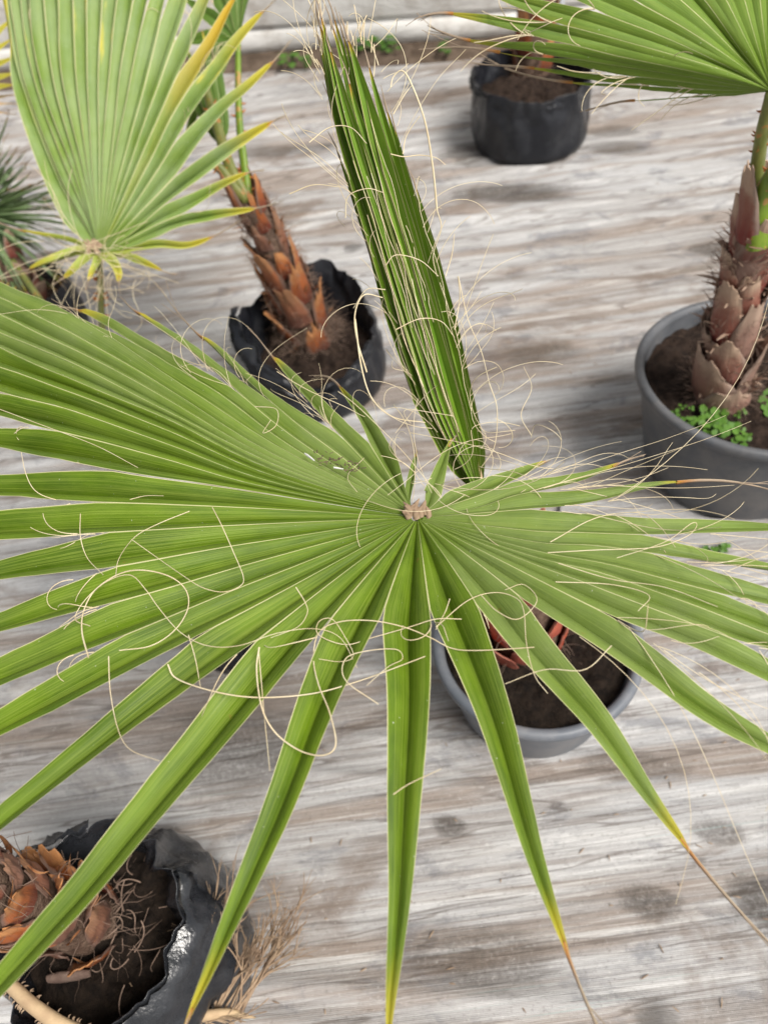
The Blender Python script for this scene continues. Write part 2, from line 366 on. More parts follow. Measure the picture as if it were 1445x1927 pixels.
# ------------------------------------------------------------------ white sheet wall, dirt strip, post
wa, wb = at(500, 104), at(900, 76)
wd = (wb - wa).normalized(); wnrm = Vector((-wd.y, wd.x, 0))      # away from the camera
prof = [(0.015, 0), (-.004, .02), (-.010, .05), (-.006, .085), (.008, .104), (.022, .110), (.020, .118), (.008, .124), (.006, .140), (.016, .30), (.034, .8), (.03, 2.2), (.10, 2.2), (.10, 0)]
mb = MB(); rows = []
for i in range(90):
    s = -4.5 + 11 * i / 89
    b = wa + wd * s
    rows.append([b + wnrm*(a + .010*noise.noise((s*1.6, z*18, 0)) + .012*noise.noise((s*.5, z*2, 7))) + Vector((0, 0, z + (.006*noise.noise((s*1.3, 3, 0)) if .04 < z < .2 else 0))) for a, z in prof])
mb.grid(rows)
wall = mb.build('sheet_wall', WALLM, label='dirty white sheet wall with a padded roll along its foot', category='wall')
def wall_mark(px, py, w, h):
    # printed stroke: find point on the wall face
    d = _dir(px, py); o = wa + wnrm * .018
    t = (o - CAM).dot(wnrm) / d.dot(wnrm); c = CAM + d * t
    m = MB(); X = wd*w/2; Z = Vector((0, 0, h/2)); q = -wnrm * .001
    m.grid([[c-X-Z+q, c+X-Z+q], [c-X+Z+q, c+X+Z+q]]); m.build('faded_print', PRINTM, wall)
for px, py, w, h in ((496, 12, .012, .05), (507, 10, .010, .045), (517, 14, .012, .05), (722, 2, .02, .012), (738, 4, .016, .018), (752, 1, .018, .016), (766, 4, .010, .02), (779, 2, .012, .022), (785, 5, .008, .014)):
    wall_mark(px, py, w, h)
mb = MB(); rows = []
for i in range(160):
    s = -4.5 + 11*i/159; b = wa + wd*s
    rows.append([b - wnrm*(a - .02 + .03*noise.noise((s*3, a*3, 2))) + Vector((0, 0, zz + (.012*fbm(s*9, a*30, 0) if zz > 0 else 0))) for a, zz in ((-.05, .012), (.03, .014), (.08, .016), (.13, .014), (.18, .008), (.22, -.012))])
mb.grid(rows); mb.build('dirt_strip', DIRT, kind='structure', label='strip of bare dirt along the foot of the wall')
p = at(1050, 66); mb = MB()
mb.tube([p + Vector((0, 0, z)) for z in (-.02, .5, 1.2, 2.0)], .017, 14, True)
mb.build('metal_post', POSTM, label='thin grey metal post standing behind the bagged palm by the wall', category='post')

# ------------------------------------------------------------------ small weeds
def leaflet_disc(mb, c, nrm, r, rnd):
    nrm = nrm.normalized(); x = nrm.orthogonal().normalized(); y = nrm.cross(x); a0 = rnd.uniform(0, 6.28)
    ring = [c + (x*math.cos(a0+a) + y*math.sin(a0+a)*.85) * r + nrm*(-.15*r if k % 2 else .1*r) for k, a in enumerate([2*math.pi*j/8 for j in range(8)])]
    b = len(mb.v); mb.v += [tuple(c)] + [tuple(q) for q in ring]
    for j in range(8): mb.f.append((b, b+1+j, b+1+(j+1) % 8)); mb.uv += [(.5, .5)]*3
def weed(loc, size, n, seed, label):
    rnd = random.Random(seed); mb = MB()
    for k in range(n):
        a = rnd.uniform(0, 6.28); rr = size * math.sqrt(rnd.random()); h = rnd.uniform(.25, .9)*size
        tip = loc + Vector((math.cos(a)*rr, math.sin(a)*rr, h))
        mb.tube([loc + Vector((0, 0, -.01)), loc.lerp(tip, .5) + Vector((0, 0, h*.25)), tip], .0012, 3)
        for j in range(3):
            b = a + j*2.09; c = tip + Vector((math.cos(b), math.sin(b), .05)) * size * .16
            leaflet_disc(mb, c, Vector((rnd.uniform(-.5, .5), rnd.uniform(-.7, .2), 1)), size*rnd.uniform(.15, .22), rnd)
    return mb.build('weed', CLOVER, label=label, category='weed', group='weeds at the edges of the ground cover')
for i, (px, py, s, n, lb) in enumerate((
    (545, 122, .07, 9, 'bright green weed on the dirt between the two left palms and spear leaf'),
    (575, 128, .05, 6, 'small green weed just left of the spear leaf tip'),
    (705, 98, .08, 11, 'green weed on the dirt strip just right of the spear leaf tip'),
    (738, 100, .05, 7, 'little weed in the dirt strip midway between spear leaf and bagged palm'),
    (842, 102, .05, 7, 'small weed in the dirt strip left of the bagged palm by the wall'),
    (1135, 70, .09, 10, 'dark weed behind the upper right fan leaf by the wall'))):
    weed(at(px, py, .012), s, n, 30+i, lb)
weed(at(1338, 1040, .01), .03, 6, 50, 'tiny green weed growing from the ground cover seam below the right pot')
weed(at(1362, 1046, .01), .02, 4, 51, 'tiniest green sprig on the ground cover seam below the right pot')

# ------------------------------------------------------------------ pots and bags
def soil_disc(parent, c, r, z, mat, seed, amp=.012):
    mb = MB(); rows = []
    for i in range(30):
        rr = r * i / 29
        rows.append([Vector((c.x + rr*math.cos(a), c.y + rr*math.sin(a), z + amp*fbm(c.x*9+rr*22*math.cos(a)+seed, rr*22*math.sin(a), seed) + .006*fbm(rr*110*math.cos(a)+seed, rr*110*math.sin(a), seed, 2) + .012*(1-(rr/r)**2))) for a in [2*math.pi*k/84 for k in range(84)]])
    mb.grid(rows, closed=True); return mb.build('soil', mat, parent, label='dark crumbly potting soil')
def pot(name, c, rb, rt, h, soil_z, mat, soilmat, label, seed, lip=.012):
    e = empty(name, Vector((c.x, c.y, 0)), label, 'pot'); N = 72
    def ring(r, z): return [Vector((c.x + r*math.cos(2*math.pi*k/N), c.y + r*math.sin(2*math.pi*k/N), z)) for k in range(N)]
    mb = MB(); b0 = -.004
    mb.grid([ring(rb*.6, b0), ring(rb-.012, b0), ring(rb-.003, b0+.004), ring(rb, b0+.014), ring(rb+(rt-rb)*.5, h*.5), ring(rt-.002, h-.03), ring(rt-.002, h-.024)], closed=True)
    mb.grid([ring(rt-.008, h-.01), ring(rt-.012, h-.05), ring(rt-.018, soil_z-.02)], closed=True)
    w = mb.build('wall', mat, e)
    mb = MB(); mb.grid([ring(rt-.003, h-.026), ring(rt+lip*.7, h-.024), ring(rt+lip, h-.018), ring(rt+lip, h-.006), ring(rt+lip*.6, h-.0005), ring(rt+.001, h), ring(rt-.005, h-.002), ring(rt-.009, h-.012)], closed=True)
    mb.build('rim', mat, e)
    soil_disc(e, c, rt-.014, soil_z, soilmat, seed)
    return e
def bag(name, c, rb, rt, rim, soil_z, mat, soilmat, label, seed, bulge=.02, cuff=.04, top_shift=(0, 0), flare=None):
    """rim: list of (angle_deg, height, radial factor) around the mouth"""
    e = empty(name, Vector((c.x, c.y, 0)), label, 'grow bag', 'black polythene grow bags'); N = 120; rows = []
    pts = sorted(rim); pts = [(pts[-1][0]-360, *pts[-1][1:])] + pts + [(pts[0][0]+360, *pts[0][1:])]
    def rimf(a):
        a = math.degrees(a) % 360
        for (a0, h0, f0), (a1, h1, f1) in zip(pts, pts[1:]):
            if a0 <= a <= a1:
                u = (a-a0)/(a1-a0); u = u*u*(3-2*u); return h0+(h1-h0)*u, f0+(f1-f0)*u
    levels = 22
    ang = [2*math.pi*k/N for k in range(N)]
    def P(a, r, z, t):
        return Vector((c.x + top_shift[0]*t + r*math.cos(a), c.y + top_shift[1]*t + r*math.sin(a), z))
    def crease(a, z, s):
        n1 = abs(noise.noise((math.cos(a)*2.6+seed, math.sin(a)*2.6, z*7))); n2 = abs(noise.noise((math.cos(a)*6+seed*2, math.sin(a)*6+z*5, z*13)))
        return -.032*(n1-.22)*(.35+.65*s) - .020*(n2-.22)*s
    rows.append([P(a, rb*.7, -.010, 0) for a in ang])
    for i in range(levels):
        t = i/(levels-1); row = []
        for a in ang:
            h, f = rimf(a); r = rb + (rt*f - rb)*t**1.3 + bulge*math.sin(math.pi*min(1, t*1.05))
            z = -.008 + (h+.008)*t; r += crease(a, z, t) - .02*math.exp(-t*14) 
            row.append(P(a, r, z, t))
        rows.append(row)
    # rounded fold over the mouth, then the inner skin down to the soil
    for (dr, dz) in ((-.0005, .0012), (-.0015, .0012), (-.0025, -.001)):
        rows.append([P(a, rimf(a)[1]*rt + dr + crease(a, rimf(a)[0], 1), rimf(a)[0]+dz, 1) for a in ang])
    for i in range(1, 9):
        t = i/8
        rows.append([P(a, (rimf(a)[1]*rt - .004)*(1-t) + (rt-.008)*t + crease(a, rimf(a)[0]*(1-t), 1.3)*(1-t*.6), rimf(a)[0]*(1-t) + (soil_z-.02)*t, 1) for a in ang])
    mb = MB(); mb.grid(rows, closed=True)
    mb.build('bag_skin', mat, e)
    # turned-down cuff: an extra flap of film outside the mouth
    if flare:
        for (a0, a1, drop, out) in flare:
            fr = []
            for i in range(9):
                t = i/8; row = []
                for k in range(25):
                    a = math.radians(a0 + (a1-a0)*k/24); h, f = rimf(a); sh = math.sin(math.pi*k/24)**.6
                    row.append(P(a, rt*f + .006 + out*math.sin(math.pi*t*.5)*sh + crease(a, h+t, 1), h + .002 - drop*t**1.2*sh, 1))
                fr.append(row)
            m2 = MB(); m2.grid(fr); m2.build('folded_flap', mat, e, label='turned-down flap of black film')
    soil_disc(e, Vector((c.x+top_shift[0], c.y+top_shift[1], 0)), rt*.98, soil_z, soilmat, seed, .02)
    return e

cE = Vector((.865, 1.235, 0)); HE = .285
pot('plastic_pot', cE, .205, .255, HE, HE-.045, PLASTIC, SOIL_B, 'large dark grey plastic pot at the right edge with clover inside', 3)
cA = Vector((.245, .70, 0)); HA = .20
pot('plastic_pot', cA, .150, .180, HA, HA-.03, PLASTIC_A, SOIL, 'blue grey plastic pot under the big fan leaf', 8)
cC = Vector((-.125, 1.75, 0))
bag('grow_bag', cC, .185, .165, [(0, .19, 1.0), (50, .25, 1.05), (75, .275, 1.12), (105, .26, 1.02), (150, .22, 1.05), (170, .25, 1.18), (200, .20, 1.08), (235, .16, 1.0), (262, .10, .98), (285, .12, 1.0), (320, .17, 1.04)], .10, BAG, SOIL_B,
    'crumpled black grow bag holding the orange-trunked palm left of the spear leaf', 1.7, .012, flare=[(165, 262, .045, .03), (262, 330, .03, .02)])
cD = Vector((.775, 3.03, 0))
bag('grow_bag', cD, .224, .212, [(0, .245, 1.0), (60, .25, 1.0), (120, .265, 1.03), (180, .25, 1.0), (215, .24, 1.02), (270, .225, .99), (320, .235, 1.0)], .17, BAG, SOIL_B,
    'smooth black grow bag near the white wall at the top', 4.1, .003, flare=[(150, 215, .03, .012)])
cF = Vector((-.475, .30, 0))
bag('grow_bag', cF, .165, .128, [(0, .27, 1.0), (45, .29, 1.02), (80, .30, 1.08), (110, .29, 1.0), (150, .30, 1.1), (180, .28, 1.0), (240, .27, 1.02), (300, .26, 1.02), (330, .265, 1.0)], .19, BAG_F, SOIL,
    'dusty black grow bag with cut palm stump in the lower left corner', 7.3, .016, top_shift=(-.022, 0), flare=[(-80, 25, .10, .055), (95, 175, .03, .02)])
# pot behind, at the left edge, and a small hidden one
cB = at(95, 640, 0) ; cB.z = 0
bag('grow_bag', Vector((cB.x, cB.y, 0)), .13, .13, [(0, .2, 1), (90, .2, 1.0), (180, .2, 1), (270, .2, 1)], .15, BAG, SOIL_B,
    'shadowed black grow bag at the left edge under the waxy fan leaf', 9.9, .01)
cS = at(446, 1224, 0); cS.z = 0
bag('grow_bag', Vector((cS.x, cS.y, 0)), .060, .068, [(0, .10, 1), (90, .11, 1.0), (180, .10, 1), (270, .10, 1)], .08, BAG, SOIL,
    'small black bag almost hidden beneath the big fan leaf', 12.9, .004)

# clover in the right pot
rnd = random.Random(77); mb = MB()
for k in range(80):
    px = rnd.gauss(1330, 42); py = 800 + rnd.gauss(0, 15) + (px-1330)*.05
    if not (1245 < px < 1425): continue
    c = at(px, py, HE-.045 + .012 + rnd.uniform(0, .022)); s = rnd.choice((.007, .010, .013, .016))*rnd.uniform(.85, 1.15)
    if (Vector((c.x, c.y, 0)) - cE).length > .225: continue
    a0 = rnd.uniform(0, 6.28)
    mb.tube([Vector((c.x, c.y, HE-.06)), c], .0008, 3)
    for j in range(3):
        a = a0 + j*2.094; leaflet_disc(mb, c + Vector((math.cos(a), math.sin(a), .1))*s*.8, Vector((rnd.uniform(-.4, .4), rnd.uniform(-.6, .2), 1)), s*.62, rnd)
for k in range(14):
    c = at(rnd.gauss(1447, 8), rnd.gauss(758, 10), HE-.03); leaflet_disc(mb, c, Vector((0, -.3, 1)), .01, rnd)
mb.build('clover_patch', CLOVER, kind='stuff', label='clover growing on the soil of the large right pot', category='clover')

# ------------------------------------------------------------------ palms: trunk with leaf bases
def hairs(mb, c, n, rad, ln, rnd, up=Vector((0, 0, .3)), r0=.0006, spread=1.0):
    for k in range(n):
        a = rnd.uniform(0, 6.28); o = Vector((math.cos(a), math.sin(a), 0))
        p = c + o*rad*rnd.uniform(.75, 1.1) + Vector((0, 0, rnd.uniform(-.01, .03)))
        d = (o*spread + up + Vector((rnd.uniform(-.6, .6), rnd.uniform(-.6, .6), rnd.uniform(-.5, .5)))).normalized()
        l = ln*rnd.uniform(.4, 1.2); q = [p]
        for j in range(5):
            d = (d + Vector((rnd.uniform(-.4, .4), rnd.uniform(-.4, .4), rnd.uniform(-.45, .25)))).normalized(); q.append(q[-1] + d*l/5)
        mb.tube(q, [r0*(1-.15*j) for j in range(6)], 3)
def trunk(palm, path, radii, nb, seed, mat, blen=.11, flare=.03, hair=70, first=0.0, last=1.0, cover=1.05, ragged=.12, strips=0):
    rnd = random.Random(seed)
    f, L = arc_sampler(path)
    N = 24; pts = [f(L*i/(N-1)) for i in range(N)]
    def rad(t):
        x = t*(len(radii)-1); i = min(int(x), len(radii)-2); return radii[i] + (radii[i+1]-radii[i])*(x-i)
    mb = MB(); rows = []; axis_ = (pts[-1]-pts[0]).normalized()
    X = axis_.orthogonal().normalized(); Y = axis_.cross(X)
    for i, p in enumerate(pts):
        t = i/(N-1); rows.append([p + (X*math.cos(a)+Y*math.sin(a))*(rad(t)*.93 + .004*noise.noise((math.cos(a)*3+seed, math.sin(a)*3, t*12))) for a in [2*math.pi*k/28 for k in range(28)]])
    top = pts[-1] + axis_*.006
    rows.append([top + (X*math.cos(2*math.pi*k/28)+Y*math.sin(2*math.pi*k/28))*.004 for k in range(28)])
    mb.grid(rows, closed=True); tr = mb.build('trunk', TRUNKM, palm)
    for k in range(nb):
        t = first + (last-first)*k/max(1, nb-1); a0 = k*2.39996 + rnd.uniform(-.25, .25) + seed
        R = rad(min(1, t)); ln = blen*rnd.uniform(.7, 1.3); A = cover*rnd.uniform(.8, 1.15); fl = flare*rnd.choice((.2, .4, .6, 1.0, 1.8))
        cut = rnd.uniform(-.35, .35); nbv, nav = 10, 17; outer = []; inner = []; uvs = []
        curl = rnd.uniform(-.3, .5); rag = ragged*rnd.uniform(.5, 1.3); tipw = rnd.uniform(.35, .75)
        for i in range(nbv):
            b = i/(nbv-1); ro = []; ri = []; uu = []
            for j in range(nav):
                s = -1 + 2*j/(nav-1)
                jag = rag*(noise.noise((s*2.5+k*3.7, 1.3, seed))*1.6 + .5*noise.noise((s*13+k, 4.3, seed)))*b**4
                wdt = A*(1 - (1-tipw)*b**1.6) * (1 + .08*noise.noise((b*5, k*2.7, s*2)))
                ang = a0 + s*wdt; bb = b*(1 + cut*s*.5 - .28*s*s) + jag
                base = f(min(L, max(0, t*L - .012))) + axis_*(bb*ln)
                r = R + .002 + fl*max(0, bb)**2.2 + .006*(1-s*s)*math.sin(math.pi*min(1, .15+b*.8)) + .004*noise.noise((s*3+k*3.1, b*4, seed)) + curl*.016*abs(s)**3*b
                o = X*math.cos(ang)+Y*math.sin(ang)
                ro.append(base + o*r); ri.append(base + o*(r-.002-.006*(1-b)*(1-s*s))); uu.append(((s+1)/2, b))
            outer.append(ro); inner.append(ri[::-1]); uvs.append(uu)
        m2 = MB(); m2.grid(outer, uvs); m2.grid(inner, [u[::-1] for u in uvs])
        m2.grid([outer[-1], inner[-1][::-1]], [uvs[-1], uvs[-1]])
        m2.grid([[r[0] for r in outer], [r[-1] for r in inner]], [[u[0] for u in uvs]]*2)
        m2.grid([[r[-1] for r in outer], [r[0] for r in inner]], [[u[-1] for u in uvs]]*2)
        m2.build('leaf_base', mat, tr)
    # papery torn strips of old leaf sheath
    if strips:
        mb = MB()
        for k in range(strips):
            t = rnd.random()**.9; c = f(L*t); a = rnd.uniform(0, 6.28); o = X*math.cos(a)+Y*math.sin(a); sdv = axis_.cross(o)
            ln = rnd.uniform(.02, .06); wd_ = rnd.uniform(.002, .006); d = (axis_*rnd.uniform(.3, 1) + sdv*rnd.uniform(-.8, .8) + o*.15).normalized()
            p = c + o*(rad(t)+.007); ro = []; uu = []; out = rnd.uniform(-.1, .5); tw_ = rnd.uniform(-.6, .6)
            for j in range(6):
                wv_ = wd_*(1-.75*(j/5)**2); sv = (sdv*math.cos(tw_*j) + o*math.sin(tw_*j)*.6)
                ro.append([p - sv*wv_, p + sv*wv_]); uu.append([(.05, .6+.08*j), (.95, .6+.08*j)])
                d = (d + o*out*.35 + Vector((rnd.uniform(-.25, .25), rnd.uniform(-.25, .25), rnd.uniform(-.25, .2)))).normalized(); p = p + d*ln/5
            mb.grid(ro, uu)
        mb.build('torn_sheath', mat, tr, kind='stuff')
    if hair:
        mb = MB()
        hairs(mb, pts[0] + Vector((0, 0, .02)), hair, rad(0), .07, rnd)
        for k in range(hair*3):
            t = rnd.random()**1.2; c = f(L*t); a = rnd.uniform(0, 6.28); o = X*math.cos(a)+Y*math.sin(a); p = c + o*(rad(t)+.006); q = [p]; d = (o*.5 + axis_*rnd.uniform(-.3, 1)).normalized()
            for j in range(4): d = (d + Vector((rnd.uniform(-.6, .6), rnd.uniform(-.6, .6), rnd.uniform(-.6, .5)))).normalized(); q.append(q[-1]+d*rnd.uniform(.006, .014))
            mb.tube(q, .00045, 3)
        mb.build('trunk_fibres', FIBRE_GREY, tr, kind='stuff')
    return pts[-1], axis_

def stalk(name, pts, radii, mat, parent, thorns=0, seed=0, thorn_mat=None, tlen=.008):
    P = catmull(pts, 24); rr = [radii[0] + (radii[1]-radii[0])*i/23 for i in range(24)]
    mb = MB(); mb.tube(P, rr, 12, True, flat=.7); o = mb.build(name, mat, parent)
    if thorns:
        rnd = random.Random(seed); m2 = MB()
        for k in range(thorns):
            i = rnd.randrange(1, 22); p = P[i].lerp(P[i+1], rnd.random()); t = (P[i+1]-P[i]).normalized()
            s = t.cross(CAM - p).normalized() * (1 if k % 2 else -1); s = (s + t*rnd.uniform(-.6, .6)).normalized()
            m2.tube([p + s*rr[i]*.75, p + s*(rr[i]*.8+tlen*.5), p + s*(rr[i]*.8 + tlen) + t*tlen*.4], [tlen*.32, tlen*.2, .0002], 4)
        m2.build('thorns', thorn_mat or THORN, o, kind='stuff')
    return o

# ------------------------------------------------------------------ fan leaves
QS = (0, .10, .22, .38, .58, .80, 1)
class Seg:
    def __init__(s, pts, W=.029, dry=0.0, k=None, mat=None, tilt=0.0, pw=None):
        s.pw = pw; s.pts = pts; s.W = W; s.dry = dry; s.k = k; s.mat = mat; s.tilt = tilt
def fan(leaf, segs, mat, upref, k=.45, steps=34, power=.85, seed=1, r0=.006, wobble=.006, twist=.35):
    """builds the V-folded, partly fused segments; returns split points for the fibres"""
    rnd = random.Random(seed); splits = []
    S = []
    def wavy(f, L, i):
        def g(r):
            q = min(1.2, r/L)**1.5*wobble
            return f(r) + Vector((noise.noise((r*9, i*7.3, 1)), noise.noise((r*9, i*7.3, 5)), noise.noise((r*7, i*3.1, 9))*1.6))*q
        return g
    for i, s in enumerate(segs): f, L = arc_sampler(s.pts); S.append((wavy(f, L, i + seed*50), L))
    n = len(segs)
    def halfw(i, r):
        L = S[i][1]; x = min(1, r/L); return segs[i].W * ((1-x)**(segs[i].pw or power)) + .0008
    for i, s in enumerate(segs):
        f, L = S[i]; kk = s.k if s.k is not None else k
        ext = s.dry; rs = [r0 + (L-r0)*(j/(steps-1))**1.15 for j in range(steps)]
        rows = {-1: [], 1: []}; uvr = {-1: [], 1: []}; was = {-1: True, 1: True}; mids = []
        wob = rnd.uniform(0, 100); tw = rnd.uniform(-twist, twist) + s.tilt; fr = {-1: 0, 1: 0}
        for r in rs:
            p = f(r); t = (f(r+.004) - f(r-.004 if r > .006 else 0)); t.normalize(); mids.append(p)
            for sd_ in (-1, 1):
                j = i + sd_
                if 0 <= j < n: v = S[j][0](min(r, S[j][1]*1.0)) - p
                else: v = (p - S[i-sd_][0](min(r, S[i-sd_][1])))
                g = v.length/2
                vp = v - t*v.dot(t)
                vh = vp.normalized() if vp.length > 1e-6 else t.cross(upref).normalized()
                w = halfw(i, r)
                fused = g <= w
                up = t.cross(vh) if sd_ == -1 else vh.cross(t)
                ref = upref(p) if callable(upref) else upref
                if up.dot(ref) < 0: up = -up
                if fused:
                    e = p + v*.5 + up*kk*g
                else:
                    if was[sd_] and 0 <= j < n and r > .05: splits.append((p + v.normalized()*w + up*kk*w, t.copy(), up.copy(), i, r/L))
                    if was[sd_]: fr[sd_] = r
                    was[sd_] = False
                    e = p + vh*w + up*(kk*w) + up*(w*tw*sd_*min(1, (r-fr[sd_])/.12))
                    e += up*.0012*noise.noise((r*40, wob, sd_*5))
                # gull-wing section: steep beside the midrib, flattening towards the margin
                hh = kk*min(w, g)
                rows[sd_].append([p.lerp(e, q) + up*hh*((1-(1-q)**2.4) - q)*.85 for q in QS])
                vv = r/L
                uvr[sd_].append([(.5 + sd_*.5*q, vv*.998) for q in QS])
        mb = MB()
        for sd_ in (-1, 1):
            mb.grid(rows[sd_], uvr[sd_])
        if ext:
            d = (f(L) - f(L-.02)).normalized(); q = [f(L-.012)]; dd = d.copy(); bend = Vector((rnd.uniform(-1, 1), rnd.uniform(-1, 1), rnd.uniform(-1, .6)))*.12
            for j in range(8): q.append(q[-1] + dd*(ext+.012)/8); dd = (dd + bend*.6).normalized()
            mb.tube(q, [(.0019*(1-j/9)**.7 + .0003)*(1 + .25*noise.noise((j*.9, i*3.1, seed))) for j in range(9)], 5, vr=(1.0, 1.3), flat=.55)
            for h in range(3):
                d3 = (dd + Vector((rnd.uniform(-.5, .5), rnd.uniform(-.5, .5), rnd.uniform(-.5, .5)))).normalized(); a = q[rnd.randrange(3, 7)]
                mb.tube([a, a + (d+d3)*.5*ext*.35, a + d*.3*ext + d3*ext*.45], .0005, 3, vr=(1.06, 1.3))
        mb.build('leaf_segment', s.mat or mat, leaf)
    return splits
def curl_path(p, d, L, rnd, curl, n=16, grav=.0, axis0=None):
    ax = axis0 or Vector((rnd.uniform(-1, 1), rnd.uniform(-1, 1), rnd.uniform(-1, 1))).normalized()
    q = [p.copy()]; d = d.normalized(); c = curl*rnd.uniform(.3, 1.6)*(1 if rnd.random() < .5 else -1)
    for j in range(n):
        d = Quaternion(ax, c/n*(.5 + j/n)) @ d; d.z -= grav/n; d.normalize()
        ax = (ax + Vector((rnd.uniform(-.25, .25), rnd.uniform(-.25, .25), rnd.uniform(-.25, .25)))).normalized()
        q.append(q[-1] + d*L/n)
    return q
def fibres(leaf, splits, n, seed, lmin=.05, lmax=.2, curl=3.5, r=.00055, lift=.25, sel=None, spread=.03):
    rnd = random.Random(seed); mb = MB(); S = [s for s in splits if sel is None or sel(s)]
    if not S: return
    for k in range(n):
        p, t, up, i, x = rnd.choice(S)
        L = rnd.uniform(lmin, lmax)*rnd.uniform(.5, 1)
        p2 = p + t*rnd.uniform(0, spread)
        d = (t*rnd.uniform(.4, 1.2) + up*rnd.uniform(0, lift) + Vector((rnd.uniform(-.3, .3), rnd.uniform(-.3, .3), rnd.uniform(-.2, .3))))
        q = curl_path(p2, d, L, rnd, curl, 14, .15); m = len(q)
        mb.tube(q, [r*(1.15 - .6*j/m) for j in range(m)], 4)
    mb.build('fibres', FIBRE, leaf, kind='stuff')

# ---- main palm ------------------------------------------------------------------
palmA = empty('fan_palm', Vector((cA.x, cA.y, HA-.03)), 'young fan palm with the big spread green leaf and closed upright spear leaf', 'palm', 'potted fan palms')
topA, axA = trunk(palmA, [at(985, 1206, HA-.04), at(990, 1140, .32), at(990, 1050, .46)], [.066, .064, .052, .036], 14, 3, BOOT_A, .12, .016, 30, cover=.8)
hubA = dp(785, 974, .78); ZH = hubA.z
pet = stalk('fan_leaf', [topA, dp(960, 1010, .97), dp(880, 1000, .87), dp(808, 985, .795), hubA + Vector((0, 0, -.006))], (.015, .008), STALK, palmA, 26, 4)
def A(pts, W=.029, dry=0.0, **kw):
    if pts[-1][0] < -250:      # tips that leave the picture on the left run on in the same direction
        (x0, y0, _), (x1, y1, _), (x2, y2, dz) = pts[-3:]
        pts = pts[:-1] + [(x2, y1 + (y1-y0)/(x1-x0)*(x2-x1), dz)]; W = W*1.15
    return Seg([hubA] + [at(x, y, ZH + dz) for x, y, dz in pts], W, dry, **kw)
